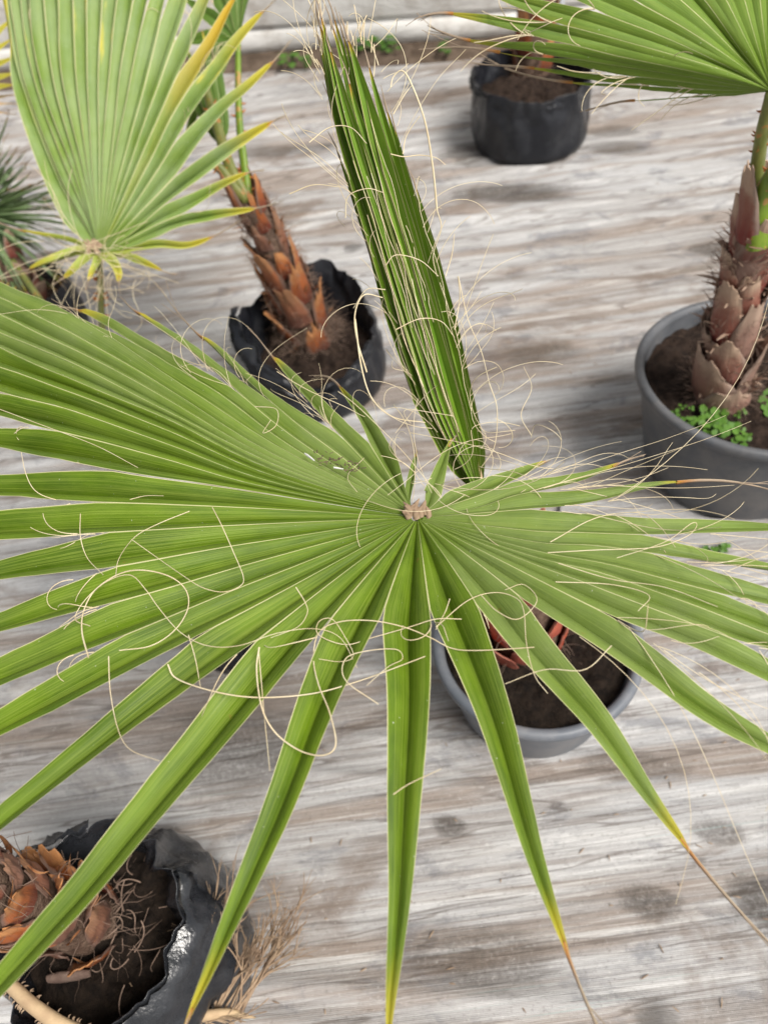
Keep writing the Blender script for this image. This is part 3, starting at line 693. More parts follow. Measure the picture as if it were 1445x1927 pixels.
SEG_A = [
    A([(770, 942, 0), (778, 890, .005), (785, 852, .0)], .0062, .012),
    A([(745, 905, .0), (692, 812, -.01), (638, 726, -.02)], .019, .07),
    A([(700, 880, .0), (620, 800, -.005), (565, 735, -.015), (513, 674, -.02)], .021, .05),
    A([(640, 855, .005), (540, 785, .01), (470, 722, .005), (376, 634, -.01)], .022, .09),
    A([(600, 855, .01), (480, 762, .02), (350, 655, .01), (256, 589, -.0)], .021, .06),
    A([(560, 850, .015), (400, 736, .03), (260, 650, .02), (150, 588, .005)], .021, .06),
    A([(540, 853, .02), (380, 752, .038), (221, 655, .03), (111, 599, .015), (40, 560, .0)], .022, .08),
    A([(520, 858, .025), (340, 748, .045), (138, 626, .04), (0, 560, .02), (-300, 510, .0)], .024),
    A([(510, 863, .027), (330, 758, .048), (140, 652, .045), (0, 590, .03), (-330, 530, .01)], .025),
    A([(505, 868, .028), (320, 770, .048), (140, 680, .045), (0, 620, .03), (-350, 560, .01)], .026),
    A([(500, 876, .028), (320, 785, .045), (140, 705, .045), (0, 650, .03), (-370, 590, .01)], .027),
    A([(495, 885, .027), (320, 803, .042), (140, 730, .04), (0, 682, .03), (-380, 625, .01)], .027),
    A([(490, 895, .025), (320, 828, .038), (140, 764, .035), (0, 722, .025), (-380, 670, .0)], .028),
    A([(485, 907, .022), (320, 855, .033), (140, 805, .03), (0, 775, .02), (-380, 735, .0)], .028),
    A([(480, 920, .018), (320, 890, .027), (140, 860, .025), (0, 842, .015), (-380, 825, .0)], .029),
    A([(475, 950, .015), (320, 940, .022), (140, 932, .02), (0, 928, .01), (-380, 925, .0)], .029),
    A([(470, 982, .013), (300, 990, .02), (140, 997, .018), (0, 1003, .01), (-380, 1015, -.01)], .029),
    A([(465, 1018, .012), (300, 1043, .018), (140, 1068, .015), (0, 1090, .005), (-380, 1122, -.01)], .029),
    A([(465, 1057, .011), (300, 1103, .016), (140, 1148, .012), (0, 1190, .0), (-380, 1250, -.015)], .029),
    A([(470, 1094, .010), (300, 1160, .014), (140, 1222, .01), (0, 1282, .0), (-360, 1355, -.02)], .029),
    A([(480, 1132, .010), (300, 1220, .013), (140, 1303, .008), (0, 1376, -.005), (-340, 1455, -.02)], .029),
    A([(510, 1168, .009), (380, 1262, .012), (190, 1408, .005), (30, 1533, -.005), (-320, 1660, -.03)], .0295),
    A([(580, 1185, .008), (450, 1340, .01), (258, 1568, .0), (83, 1766, -.01), (-60, 1925, -.03), (-190, 2070, -.04)], .031),
    A([(675, 1180, .008), (610, 1315, .008), (497, 1600, .0), (425, 1765, -.015), (352, 1935, -.03)], .0285, .02),
    A([(770, 1170, .008), (770, 1300, .008), (762, 1500, .0), (748, 1740, -.015), (733, 1965, -.03)], .029, .05),
    A([(842, 1130, .008), (886, 1240, .008), (942, 1400, .0), (1008, 1620, -.02), (1062, 1806, -.045)], .028, .10),
    A([(910, 1112, .008), (1000, 1225, .008), (1115, 1355, .0), (1208, 1482, -.02), (1298, 1598, -.045)], .028, .15),
    A([(965, 1092, .009), (1075, 1165, .009), (1215, 1258, .003), (1318, 1333, -.01), (1445, 1408, -.03), (1560, 1475, -.05)], .028),
    A([(985, 1068, .010), (1120, 1128, .011), (1300, 1203, .007), (1445, 1276, -.01), (1600, 1350, -.04)], .028),
    A([(995, 1053, .011), (1130, 1095, .013), (1300, 1158, .01), (1445, 1214, -.005), (1620, 1285, -.03)], .027),
    A([(1000, 1043, .012), (1140, 1075, .014), (1300, 1127, .012), (1445, 1180, .0), (1620, 1240, -.02)], .026),
    A([(1005, 1033, .013), (1150, 1057, .015), (1300, 1093, .014), (1445, 1130, .005), (1620, 1175, -.02)], .025),
    A([(1000, 1016, .012), (1120, 1025, .012), (1280, 1046, .008), (1445, 1070, -.005), (1580, 1092, -.02)], .021),
    A([(990, 996, .010), (1100, 999, .010), (1250, 1002, .008), (1445, 995, .0), (1530, 990, -.005)], .020),
    A([(941, 961, .004), (1102, 945, .005), (1240, 919, .0), (1289, 910, -.005)], .0195, .10),
    A([(895, 957, .0), (964, 934, .0), (1056, 914, .0), (1125, 888, -.005), (1172, 867, -.01)], .0175, .035),
    A([(849, 949, -.003), (918, 918, .0), (987, 887, -.0), (1023, 867, -.005)], .0165, .01),
    A([(803, 955, 0), (819, 905, .012), (850, 820, .02)], .0115, .006),
]
def up_A(p): return (CAM - p).normalized()
for i_, (w_, p_) in {1: (.0135, .5), 2: (.0135, .45), 3: (.0125, .4), 4: (.0125, .4), 5: (.0125, .4), 6: (.0135, .4), 7: (.016, .5), 20: (.029, .75), 21: (.0255, .62), 22: (.0275, .68), 26: (.026, .72), 27: (.0235, .58), 28: (.0225, .6), 29: (.0205, .6), 30: (.0195, .6), 31: (.0195, .6), 32: (.017, .65)}.items():
    SEG_A[i_].W = w_; SEG_A[i_].pw = p_
for i_, s_ in enumerate(SEG_A):
    if i_ > 25 or i_ < 11: s_.mat = LEAF_A2
    if 6 < i_ < 15: s_.k = 1.15
    if i_ > 25: s_.k = .8
spl = fan(pet, SEG_A, LEAF_A, up_A, k=1.0, seed=2)
# hastula
mb = MB(); rnd = random.Random(4)
for k in range(16):
    a = rnd.uniform(0, 6.28); c = hubA + _R*rnd.uniform(-.010, .012) + _U*rnd.uniform(-.002, .006) + Vector((0, 0, .002))
    mb.tube([c, c + Vector((rnd.uniform(-.004, .004), rnd.uniform(0, .004), .006)), c + Vector((rnd.uniform(-.008, .008), rnd.uniform(0, .006), rnd.uniform(.008, .014)))], [.0034, .003, .0006], 6, True)
mb.build('hastula', FIBRE_DRY, pet)
fibres(pet, spl, 90, 11, .04, .18, 2.2, .0003, .22, lambda s: s[3] < 14, .07)
fibres(pet, spl, 44, 12, .10, .34, 1.2, .00034, .04, lambda s: 26 < s[3] < 36 and s[4] < .75, .09)
fibres(pet, spl, 26, 16, .05, .15, 2.6, .0003, .08, lambda s: 27 < s[3] < 37 and s[4] < .75, .06)
fibres(pet, spl, 22, 13, .03, .10, 2.6, .0005, .3, lambda s: 13 < s[3] < 28)
rnd = random.Random(9); mb = MB()
for k in range(34):
    p = hubA + _R*rnd.uniform(-.07, .12) + _U*rnd.uniform(.0, .10) + Vector((0, 0, rnd.uniform(-.01, .03)))
    mb.tube(curl_path(p, Vector((rnd.uniform(-1, 1), rnd.uniform(-.6, 1), rnd.uniform(-.2, .6))), rnd.uniform(.04, .16), rnd, 3.0), .00032, 4)
mb.build('fibres', FIBRE, pet, kind='stuff')
# the long loose threads that can be told apart
THREADS = [
    [(357, 962), (300, 985), (255, 1010), (225, 1050), (218, 1085)],
    [(400, 955), (418, 990), (440, 1040), (458, 1085), (452, 1103), (420, 1114), (380, 1105), (340, 1080), (290, 1045), (248, 1015)],
    [(167, 1237), (155, 1190), (158, 1150), (180, 1110), (225, 1080), (270, 1073), (320, 1085), (350, 1110), (354, 1145), (330, 1185), (285, 1215), (225, 1224)],
    [(170, 1178), (142, 1165), (160, 1130), (200, 1095), (245, 1082), (275, 1110), (300, 1145), (340, 1190), (390, 1215), (450, 1215), (520, 1192), (590, 1183), (640, 1200), (672, 1257)],
    [(152, 967), (152, 1010), (165, 1050), (195, 1082)],
    [(316, 1250), (330, 1275), (380, 1295), (450, 1310), (520, 1312), (600, 1303), (680, 1280), (740, 1258), (800, 1235)],
    [(488, 1218), (483, 1260), (490, 1320), (505, 1360), (530, 1390), (570, 1415), (610, 1421), (632, 1400), (620, 1340), (600, 1290), (590, 1240), (600, 1190), (640, 1170), (700, 1168), (760, 1180), (810, 1200), (850, 1220), (900, 1224), (1005, 1218)],
    [(868, 1165), (820, 1165), (770, 1180), (700, 1200), (650, 1213), (600, 1195), (600, 1170), (625, 1165), (650, 1200), (665, 1235), (640, 1245), (600, 1240)],
    [(557, 1105), (575, 1135), (578, 1155), (560, 1180), (510, 1200)],
    [(205, 1235), (208, 1300), (222, 1370), (245, 1410), (300, 1432)],
    [(355, 1195), (368, 1240), (378, 1295)],
    [(487, 1225), (497, 1340), (508, 1450)],
    [(712, 1325), (650, 1280), (650, 1240), (690, 1225), (745, 1222), (757, 1240), (730, 1255), (690, 1290)],
    [(1150, 1215), (1100, 1260), (1025, 1260), (950, 1287)],
    [(846, 1127), (838, 1150), (820, 1185)],
    [(820, 1180), (880, 1130), (930, 1115), (970, 1125), (985, 1150), (990, 1210), (1005, 1270), (1030, 1305)],
    [(740, 1495), (770, 1475), (830, 1447)],
    [(245, 940), (275, 933), (308, 933)],
    [(1000, 820), (980, 780), (1000, 730), (985, 690)],
    [(905, 1120), (935, 1150), (975, 1165), (1010, 1130), (985, 1100), (950, 1110)],
    [(1030, 1040), (1120, 1035), (1230, 1030), (1290, 1010), (1310, 990), (1300, 985), (1250, 1020), (1160, 1050)],
    [(1035, 1020), (1120, 975), (1200, 965), (1240, 990), (1270, 1030)],
    [(1045, 1095), (1150, 1100), (1220, 1120), (1200, 1150)],
    [(1050, 1060), (1150, 1090), (1250, 1105), (1350, 1142)],
    [(480, 765), (520, 770), (520, 800), (495, 815), (510, 790)],
    [(0, 770), (80, 800), (180, 838), (260, 880)],
]
for ti, t in enumerate(THREADS):
    rr = .00064 if ti in (2, 5, 6) else .0004
    P = [at(x, y, ZH + (.058 if (x < 560 and y < 1040) else .042 if (x < 560 and y < 1260) else .032) + .006*math.sin(j*1.1 + ti)) for j, (x, y) in enumerate(t)]
    P = catmull(P, max(12, len(P)*5)); mb = MB(); mb.tube(P, [rr*(1.1 - .4*j/len(P)) for j in range(len(P))], 5)
    mb.build('loose_thread', FIBRE, pet)
# droppings and crumbs on the leaf
mb = MB(); rnd = random.Random(3)
c = at(573, 853, ZH+.030); c2 = at(592, 867, ZH+.030); mb.tube([c, c.lerp(c2, .3), c.lerp(c2, .7), c2], [.0008, .0019, .0015, .0007], 6, True, flat=.4)
c = at(628, 880, ZH+.026); mb.tube([c, c + Vector((.010, -.004, 0))], [.0014, .0007], 5, True, flat=.4)
mb.build('bird_dropping', DROP, label='white bird dropping on the left side of the big fan leaf', category='dropping')
mb = MB()
for k in range(46):
    s = rnd.random(); c = at(592 + 90*s + rnd.gauss(0, 8), 855 + 30*s + rnd.gauss(0, 5), ZH+.028); a_ = rnd.uniform(0, 6.28); l_ = rnd.uniform(.001, .006); mb.tube([c, c + Vector((math.cos(a_)*l_, math.sin(a_)*l_*.6, .0008))], [rnd.uniform(.0004, .0012), .0005], 4, True)
mb.build('leaf_crumbs', CRUD, label='dark plant crumbs caught beside the dropping on the big fan leaf', category='debris', kind='stuff')

# ---- spear leaf
EDGE = [(920, 887, 906), (850, 838, 906), (750, 786, 886), (600, 731, 852), (450, 688, 808), (300, 640, 765), (200, 610, 737), (100, 589, 706), (30, 574, 680), (-40, 560, 660)]
def edges(y):
    for (y0, l0, r0_), (y1, l1, r1) in zip(EDGE, EDGE[1:]):
        if y1 <= y <= y0:
            u = (y0-y)/(y0-y1); return l0+(l1-l0)*u, r0_+(r1-r0_)*u
    return EDGE[-1][1:]
def sp_depth(y): return .97 - .17*(920-y)/900
spear_base = [dp(896, y, sp_depth(y)) for y in (925,)]
spear = stalk('spear_leaf', [topA, dp(940, 1000, 1.0), dp(905, 940, .985), dp(892, 880, .965), dp(872, 810, .952)], (.014, .006), STALK_DRY, palmA)
rnd = random.Random(21)
strips = [(.02, 290), (.05, 200), (0, 480), (.03, 520), (.12, 57), (.17, 120), (.21, 75), (.27, 26), (.32, 44), (.37, 90), (.42, 47), (.47, 30), (.52, 62), (.57, 80), (.62, 70), (.67, 110), (.72, 146), (.77, 120), (.82, 196), (.87, 205), (.92, 239), (.97, 300), (.99, 350), (.01, 620), (.04, 700), (.98, 480), (1.0, 591), (.5, 150), (.35, 210), (.65, 230)]
for q, (s, ty) in enumerate(sorted(strips)):
    lay = (q % 3)*.006 + (0 if q < 27 else .012) - .006
    if abs(s-.5) < .3: lay -= .010
    ys = [918 + (ty-918)*i/27 for i in range(28)]
    rows = {-1: [], 1: []}; uv = {-1: [], 1: []}
    wide = 7.5 + rnd.uniform(-1.5, 3) + (5 if q in (4, 6, 10, 12, 18, 21) else 0)
    mids = []; spl_x = rnd.uniform(-16, 14)
    for y in ys:
        l, r = edges(y); x = l + (r-l)*s + 1.5*math.sin(y*.012+q) + spl_x*max(0, (520-y)/500)**1.5
        mids.append(dp(x, y, sp_depth(y) + lay + .012*(abs(s-.5)*2)**2))
    lean = rnd.uniform(-.5, .5)
    for i, p in enumerate(mids):
        t = (mids[min(27, i+1)] - mids[max(0, i-1)]).normalized(); vw = (CAM - p).normalized(); sdv = t.cross(vw).normalized()
        x = i/27; prf = min(1, x*5+.12) * min(1, ((1-x)/.22)**.8 + .0)
        w = wide/FPX*.9*prf + .0004
        for sd_ in (-1, 1):
            e = p + sdv*w*(sd_*.9 + lean*.25) + vw*w*(.95 + lean*sd_*.6)
            rows[sd_].append([p, p.lerp(e, .5) - vw*w*.05, e]); uv[sd_].append([(.5, x*.998), (.5+sd_*.25, x*.998), (.5+sd_*.5, x*.998)])
    mb = MB(); mb.grid(rows[-1], uv[-1]); mb.grid(rows[1], uv[1])
    d = (mids[-1]-mids[-2]).normalized(); a = mids[-1] - d*.004
    mb.tube([a, a + d*.012, a + d*.028 + Vector((rnd.uniform(-.004, .004), rnd.uniform(-.004, .004), 0))], [.0014, .0009, .0003], 4, vr=(1.08, 1.3))
    mb.build('leaf_segment', LEAF_S, spear)
# marginal fibres lying along the spear and curling off it
mb = MB()
for k in range(12):
    s = rnd.random(); y0 = rnd.uniform(520, 880); y1 = y0 - rnd.uniform(180, 480)
    P = []
    for i in range(16):
        y = max(5, y0 + (y1-y0)*i/15); l, r = edges(y); P.append(dp(l+(r-l)*(s + .02*math.sin(i*.8+k)) + rnd.uniform(-1, 1), y, sp_depth(y) - .022 - .004*rnd.random()))
    mb.tube(P, .0004, 4)
for k in range(70):
    s = rnd.choice((0, 0, .05, .95, 1, 1, rnd.random())); y = rnd.uniform(60, 860); l, r = edges(y); p = dp(l+(r-l)*s, y, sp_depth(y) - .012)
    d = (_U*rnd.uniform(.4, 1.2) + _R*((s-.5)*rnd.uniform(.4, 2)) - _F*rnd.uniform(-.3, .4))
    mb.tube(curl_path(p, d, rnd.uniform(.03, .13), rnd, 2.4), .00034, 4)
for k in range(30):
    s = rnd.random(); y = rnd.uniform(40, 150); l, r = edges(y); p = dp(l+(r-l)*s, y, sp_depth(y)-.008)
    mb.tube(curl_path(p, _U + _R*rnd.uniform(-.45, .15), rnd.uniform(.015, .04), rnd, .3), .0006, 4)
mb.build('fibres', FIBRE, spear, kind='stuff')
SP_THREADS = [
    [(822, 395), (815, 320), (800, 230), (775, 160), (757, 133), (740, 145), (735, 165)],
    [(735, 290), (760, 295), (790, 292), (820, 297), (838, 310)],
    [(740, 215), (760, 180), (775, 160)],
    [(758, 290), (765, 255), (790, 218)],
    [(582, 268), (620, 240), (660, 240), (690, 270)],
    [(545, 365), (590, 348), (640, 352)],
    [(690, 700), (672, 640), (668, 590), (685, 555), (720, 560)],
    [(668, 600), (680, 690), (700, 750), (740, 785), (800, 795)],
    [(822, 395), (830, 430), (815, 480), (822, 520)],
    [(838, 520), (850, 480), (855, 440)],
    [(855, 620), (865, 560), (862, 520), (880, 600), (905, 660), (920, 720)],
    [(920, 720), (935, 770), (930, 840), (905, 880)],
    [(650, 410), (655, 370), (690, 355), (720, 362)],
    [(725, 500), (745, 480), (790, 490), (825, 520)],
    [(745, 620), (790, 600), (830, 605), (855, 635)],
    [(725, 545), (690, 545), (665, 580)],
]
for ti, t in enumerate(SP_THREADS):
    P = catmull([dp(x, y, sp_depth(y) - .03 - .006*math.sin(j+ti)) for j, (x, y) in enumerate(t)], 26); mb = MB()
    mb.tube(P, [(.0010 if ti in (0, 6, 7) else .0006)*(1.1-.5*j/26) for j in range(26)], 5); mb.build('loose_thread', FIBRE, spear)

# ---- waxy palm upper left -------------------------------------------------------
palmB = empty('fan_palm', Vector((cB.x, cB.y, .15)), 'fan palm with one waxy pale green upright leaf yellowing at its tips', 'palm', 'potted fan palms')
HB = 1.62
hubB = dp(187, 476, HB)
topB, _ = trunk(palmB, [Vector((cB.x, cB.y, .14)), Vector((cB.x, cB.y, .22)), Vector((cB.x+.01, cB.y, .28))], [.05, .045, .035], 7, 5, BOOT_E, .08, .015, 20)
petB = stalk('fan_leaf', [topB, dp(178, 700, 1.95), dp(192, 640, 1.85), dp(190, 560, 1.73), hubB], (.013, .008), STALK_O, palmB, 26, 6, tlen=.011)
def B(pts, W=.033, dry=0.0, d0=HB, **kw): return Seg([hubB] + [dp(x, y, HB + dd) for x, y, dd in pts], W, dry, **kw)
SEG_B = [
    B([(150, 480, 0), (90, 497, -.01), (55, 508, -.0)], .018, .05, mat=LEAF_Y),
    B([(170, 470, .02), (120, 452, .04), (40, 436, .06)], .012, .10, mat=LEAF_Y),
    B([(168, 440, .02), (110, 345, .06), (40, 165, .08), (12, 40, .06), (0, -60, .05)], .030),
    B([(170, 435, .02), (118, 335, .06), (52, 160, .08), (24, 20, .06), (10, -110, .05)], .032),
    B([(172, 430, .01), (128, 325, .04), (66, 160, .06), (38, 0, .05), (25, -150, .04)], .033),
    B([(174, 425, .01), (136, 315, .03), (82, 160, .05), (56, 0, .04), (42, -160, .03)], .034),
    B([(176, 420, .0), (145, 310, .02), (100, 160, .03), (80, 0, .02), (70, -160, .02)], .035),
    B([(178, 420, -.01), (154, 305, .01), (120, 150, .02), (106, 0, .01), (98, -180, .0)], .035),
    B([(180, 418, -.01), (164, 300, .0), (142, 150, .0), (134, 0, .0), (130, -180, .0)], .035),
    B([(183, 416, -.015), (174, 300, -.01), (163, 150, -.01), (162, 0, -.01), (163, -180, -.02)], .035),
    B([(186, 416, -.02), (184, 300, -.02), (184, 150, -.02), (190, 0, -.02), (198, -180, -.03)], .035),
    B([(190, 416, -.02), (195, 300, -.02), (204, 150, -.03), (217, 0, -.03), (232, -170, -.04)], .035),
    B([(194, 416, -.02), (206, 300, -.03), (224, 150, -.04), (245, 0, -.04), (268, -160, -.05)], .035),
    B([(198, 416, -.02), (217, 300, -.03), (245, 150, -.05), (275, 0, -.05), (305, -140, -.06)], .035),
    B([(202, 417, -.02), (229, 300, -.04), (268, 150, -.06), (306, 10, -.06), (340, -110, -.07)], .034),
    B([(206, 418, -.02), (243, 300, -.04), (292, 155, -.06), (338, 20, -.07), (372, -80, -.08)], .033),
    B([(210, 420, -.02), (258, 300, -.04), (315, 165, -.06), (372, 40, -.07), (405, -40, -.08)], .031),
    B([(216, 423, -.02), (275, 305, -.04), (338, 180, -.06), (400, 80, -.07), (448, -12, -.08)], .030),
    B([(222, 427, -.02), (293, 315, -.04), (356, 205, -.06), (430, 110, -.07), (497, 18, -.08)], .029, .03),
    B([(228, 433, -.02), (312, 330, -.04), (388, 238, -.06), (460, 170, -.07), (516, 118, -.07)], .027, .05),
    B([(235, 440, -.02), (330, 360, -.03), (410, 298, -.05), (470, 258, -.06), (514, 229, -.06)], .026, .03),
    B([(240, 448, -.01), (330, 395, -.03), (390, 364, -.04), (470, 327, -.05)], .020, .03),
    B([(245, 458, -.01), (320, 424, -.02), (400, 404, -.03), (480, 392, -.04)], .020, .05),
    B([(240, 470, .0), (300, 462, -.01), (350, 462, -.02), (400, 446, -.02)], .016, .06, mat=LEAF_Y),
    B([(230, 485, .0), (265, 496, -.01), (303, 515, -.02)], .017, .03, mat=LEAF_Y),
    B([(212, 495, -.02), (222, 510, -.03), (222, 528, -.03)], .014, .02, mat=LEAF_Y),
    B([(185, 495, -.02), (174, 512, -.03), (166, 530, -.03)], .012, .02, mat=LEAF_Y),
    B([(165, 490, -.02), (142, 508, -.03), (121, 520, -.03)], .014, .03, mat=LEAF_Y),
]
for i_, s_ in enumerate(SEG_B):
    if 14 < i_ < 23: s_.W *= 1.15
    if 2 < i_ < 17:
        s_.W *= 1.0; s_.pts = s_.pts + [s_.pts[-1] + (s_.pts[-1] - s_.pts[-2])*.8]
    if i_ == 17: s_.mat = LEAF_B2
    if 1 < i_ < 23: s_.W *= .88
splB = fan(petB, SEG_B, LEAF_B, up_A, k=.95, seed=5, power=.55)
fibres(petB, splB, 40, 15, .05, .16, 3.0, .0005, .3)
rnd = random.Random(19); mb = MB()
for k in range(55):
    p = dp(187 + rnd.gauss(0, 45), 480 + rnd.gauss(0, 22), HB - .03 + rnd.uniform(-.03, .03))
    mb.tube(curl_path(p, Vector((rnd.uniform(-1, 1), rnd.uniform(-.6, .4), rnd.uniform(-.9, .4))), rnd.uniform(.06, .22), rnd, 2.6, 12, .4), .0005, 4)
mb.build('fibres', FIBRE, petB, kind='stuff')
mb = MB()
for k in range(9): 
    c = hubB + _R*rnd.uniform(-.018, .012) + _U*rnd.uniform(-.006, .01) - _F*.012
    mb.tube([c, c + Vector((rnd.uniform(-.01, .006), 0, .02))], [.006, .001], 5, True)
mb.build('hastula', FIBRE_DRY, petB)

# ---- palm in the crumpled bag ---------------------------------------------------
palmC = empty('fan_palm', Vector((cC.x, cC.y, .10)), 'fan palm with short orange-brown trunk leaning left in the crumpled bag', 'palm', 'potted fan palms')
topC, axC = trunk(palmC, [at(588, 640, .10), at(548, 545, .27), at(505, 450, .43), at(468, 380, .55)], [.070, .056, .044, .036, .031], 26, 2, BOOT_C, .12, .012, 260, .0, .97, .70, .22, 110)
dC = (topC - CAM).dot(_F)
st1 = stalk('fan_leaf', [topC, dp(462, 330, dC-.01), dp(450, 220, dC-.02), dp(448, 80, dC-.02)], (.016, .009), STALK, palmC, 16, 8, tlen=.01)
hubC = dp(448, 80, dC-.02)
def C(h, dep, pts, W=.03, dry=0.0): return Seg([h] + [dp(x, y, dep+dd) for x, y, dd in pts], W, dry)
splC = fan(st1, [C(hubC, dC-.02, p) for p in (
    [(420, 120, .02), (380, 190, .04), (345, 260, .05)], [(410, 95, .02), (370, 140, .04), (320, 190, .05)], [(405, 70, .02), (365, 75, .04), (320, 80, .05)], [(415, 45, .02), (380, 20, .03), (340, -10, .04)],
    [(425, 20, .01), (400, -40, .03), (370, -110, .04)], [(440, 10, .0), (425, -60, .02), (410, -130, .03)], [(452, 10, .0), (452, -60, .02), (455, -140, .03)], [(462, 15, -.01), (476, -50, .0), (490, -120, .0)])], LEAF_D, up_A, .3, 20, seed=6)
st2 = stalk('fan_leaf', [topC, dp(435, 320, dC-.03), dp(405, 225, dC-.08), dp(385, 160, dC-.11)], (.017, .010), STALK_O, palmC, 12, 9, tlen=.01)
hubC2 = dp(418, 275, dC-.055)
splC2 = fan(st2, [C(hubC2, dC-.055, p, .022) for p in (
    [(400, 250, .01), (372, 190, .02), (330, 110, .03)], [(403, 235, .0), (382, 165, .0), (350, 80, .0)], [(412, 225, .01), (398, 150, .02), (380, 60, .02)], [(424, 235, .02), (415, 165, .03), (400, 60, .04)])], LEAF_D, up_A, .5, 18, seed=7)
stalk('leaf_stalk', [topC, dp(440, 352, dC-.02), dp(415, 318, dC-.04), dp(380, 300, dC-.05)], (.015, .010), STALK_O, palmC, 8, 3, tlen=.01)
fibres(st1, splC + splC2, 30, 5, .06, .2, 3, .0008)

# ---- palm by the wall -----------------------------------------------------------
palmD = empty('fan_palm', Vector((cD.x, cD.y, .17)), 'palm with upright rust-orange trunk in the bag by the wall', 'palm', 'potted fan palms')
bD = at(1003, 142, .16)
topD, _ = trunk(palmD, [bD, bD + Vector((-.005, 0, .3)), bD + Vector((-.01, .0, .62))], [.075, .060, .055, .045], 24, 6, BOOT_C, .13, .010, 120, .0, 1.0, .8, .2, 60)
stD = stalk('fan_leaf', [topD, topD + Vector((.0, .02, .25)), topD + Vector((-.05, .06, .5))], (.016, .009), STALK, palmD, 10, 2)
hD = topD + Vector((-.05, .06, .5))
fan(stD, [Seg([hD, hD + Vector((math.sin(a)*.3, .15*math.cos(a*2), math.cos(a)*.3)), hD + Vector((math.sin(a)*.6, .1, math.cos(a)*.58 - .05))], .032) for a in [math.radians(-110 + 14*k) for k in range(17)]], LEAF_E, up_A, .4, 14, seed=4)

# ---- right palm -----------------------------------------------------------------
palmE = empty('fan_palm', Vector((cE.x, cE.y, HE-.045)), 'fan palm with pinkish shaggy trunk and leaf reaching across the upper right', 'palm', 'potted fan palms')
topE, axE = trunk(palmE, [at(1352, 745, HE-.05), at(1372, 640, HE+.12), at(1398, 530, HE+.27), at(1425, 430, HE+.41)], [.062, .043, .037, .035, .031], 24, 4, BOOT_E, .125, .010, 120, .0, 1.0, 1.4, .16, 260)
dE = (topE - CAM).dot(_F)
hubE = dp(1452, 172, dE-.22)
stE = stalk('fan_leaf', [topE, dp(1420, 360, dE-.05), dp(1432, 260, dE-.14), hubE], (.014, .010), STALK_O, palmE, 26, 11, tlen=.007)
stalk('leaf_stalk', [topE + Vector((.0, -.02, -.02)), dp(1436, 372, dE-.06), dp(1475, 300, dE-.16), dp(1560, 180, dE-.3)], (.024, .014), STALK, palmE, 8, 12)
def Ee(pts, W=.03, dry=0.0): return Seg([hubE] + [dp(x, y, dE-.22+dd) for x, y, dd in pts], W, dry)
SEG_E = [
    Ee([(1400, 174, .02), (1290, 182, .04), (1180, 192, .05)], .0085, .06),
    Ee([(1400, 171, .01), (1246, 166, .02), (1064, 153, .02)], .013, .09),
    Ee([(1390, 165, .0), (1157, 146, .0), (993, 126, .0)], .018, .07),
    Ee([(1380, 160, -.01), (1180, 128, -.02), (1068, 110, -.03), (925, 94, -.03)], .022, .09),
    Ee([(1370, 152, -.02), (1157, 119, -.03), (1001, 88, -.05), (868, 69, -.05)], .027, .05),
    Ee([(1370, 143, -.03), (1246, 110, -.04), (1068, 66, -.06), (838, 20, -.08)], .032, .04),
    Ee([(1372, 132, -.03), (1246, 86, -.05), (1112, 46, -.07), (978, 2, -.09), (870, -30, -.1)], .034),
    Ee([(1378, 122, -.04), (1260, 58, -.06), (1112, -8, -.09), (980, -60, -.12)], .036),
    Ee([(1386, 112, -.04), (1285, 30, -.07), (1160, -50, -.1), (1050, -120, -.13)], .036),
    Ee([(1395, 104, -.04), (1315, 12, -.07), (1220, -80, -.1), (1130, -170, -.14)], .036),
    Ee([(1406, 98, -.05), (1345, 0, -.08), (1270, -100, -.11), (1200, -200, -.15)], .036),
    Ee([(1418, 92, -.05), (1376, -10, -.08), (1330, -110, -.11), (1280, -220, -.15)], .036),
    Ee([(1432, 90, -.05), (1408, -15, -.08), (1385, -120, -.11), (1360, -230, -.15)], .036),
    Ee([(1446, 88, -.05), (1440, -15, -.08), (1436, -120, -.11), (1430, -230, -.15)], .036),
    Ee([(1462, 90, -.05), (1475, -15, -.08), (1490, -120, -.11), (1505, -220, -.15)], .036),
    Ee([(1478, 96, -.05), (1510, 5, -.08), (1545, -100, -.11), (1580, -200, -.15)], .036),
    Ee([(1495, 106, -.05), (1550, 30, -.07), (1610, -50, -.1), (1670, -130, -.13)], .036),
    Ee([(1510, 120, -.05), (1590, 65, -.07), (1670, 10, -.1), (1740, -40, -.13)], .036),
]
for s_ in SEG_E: s_.W *= .84
splE = fan(stE, SEG_E, LEAF_E, up_A, .30, 30, seed=8, power=.85)
fibres(stE, splE, 50, 17, .05, .16, 2.6, .0007, .3)

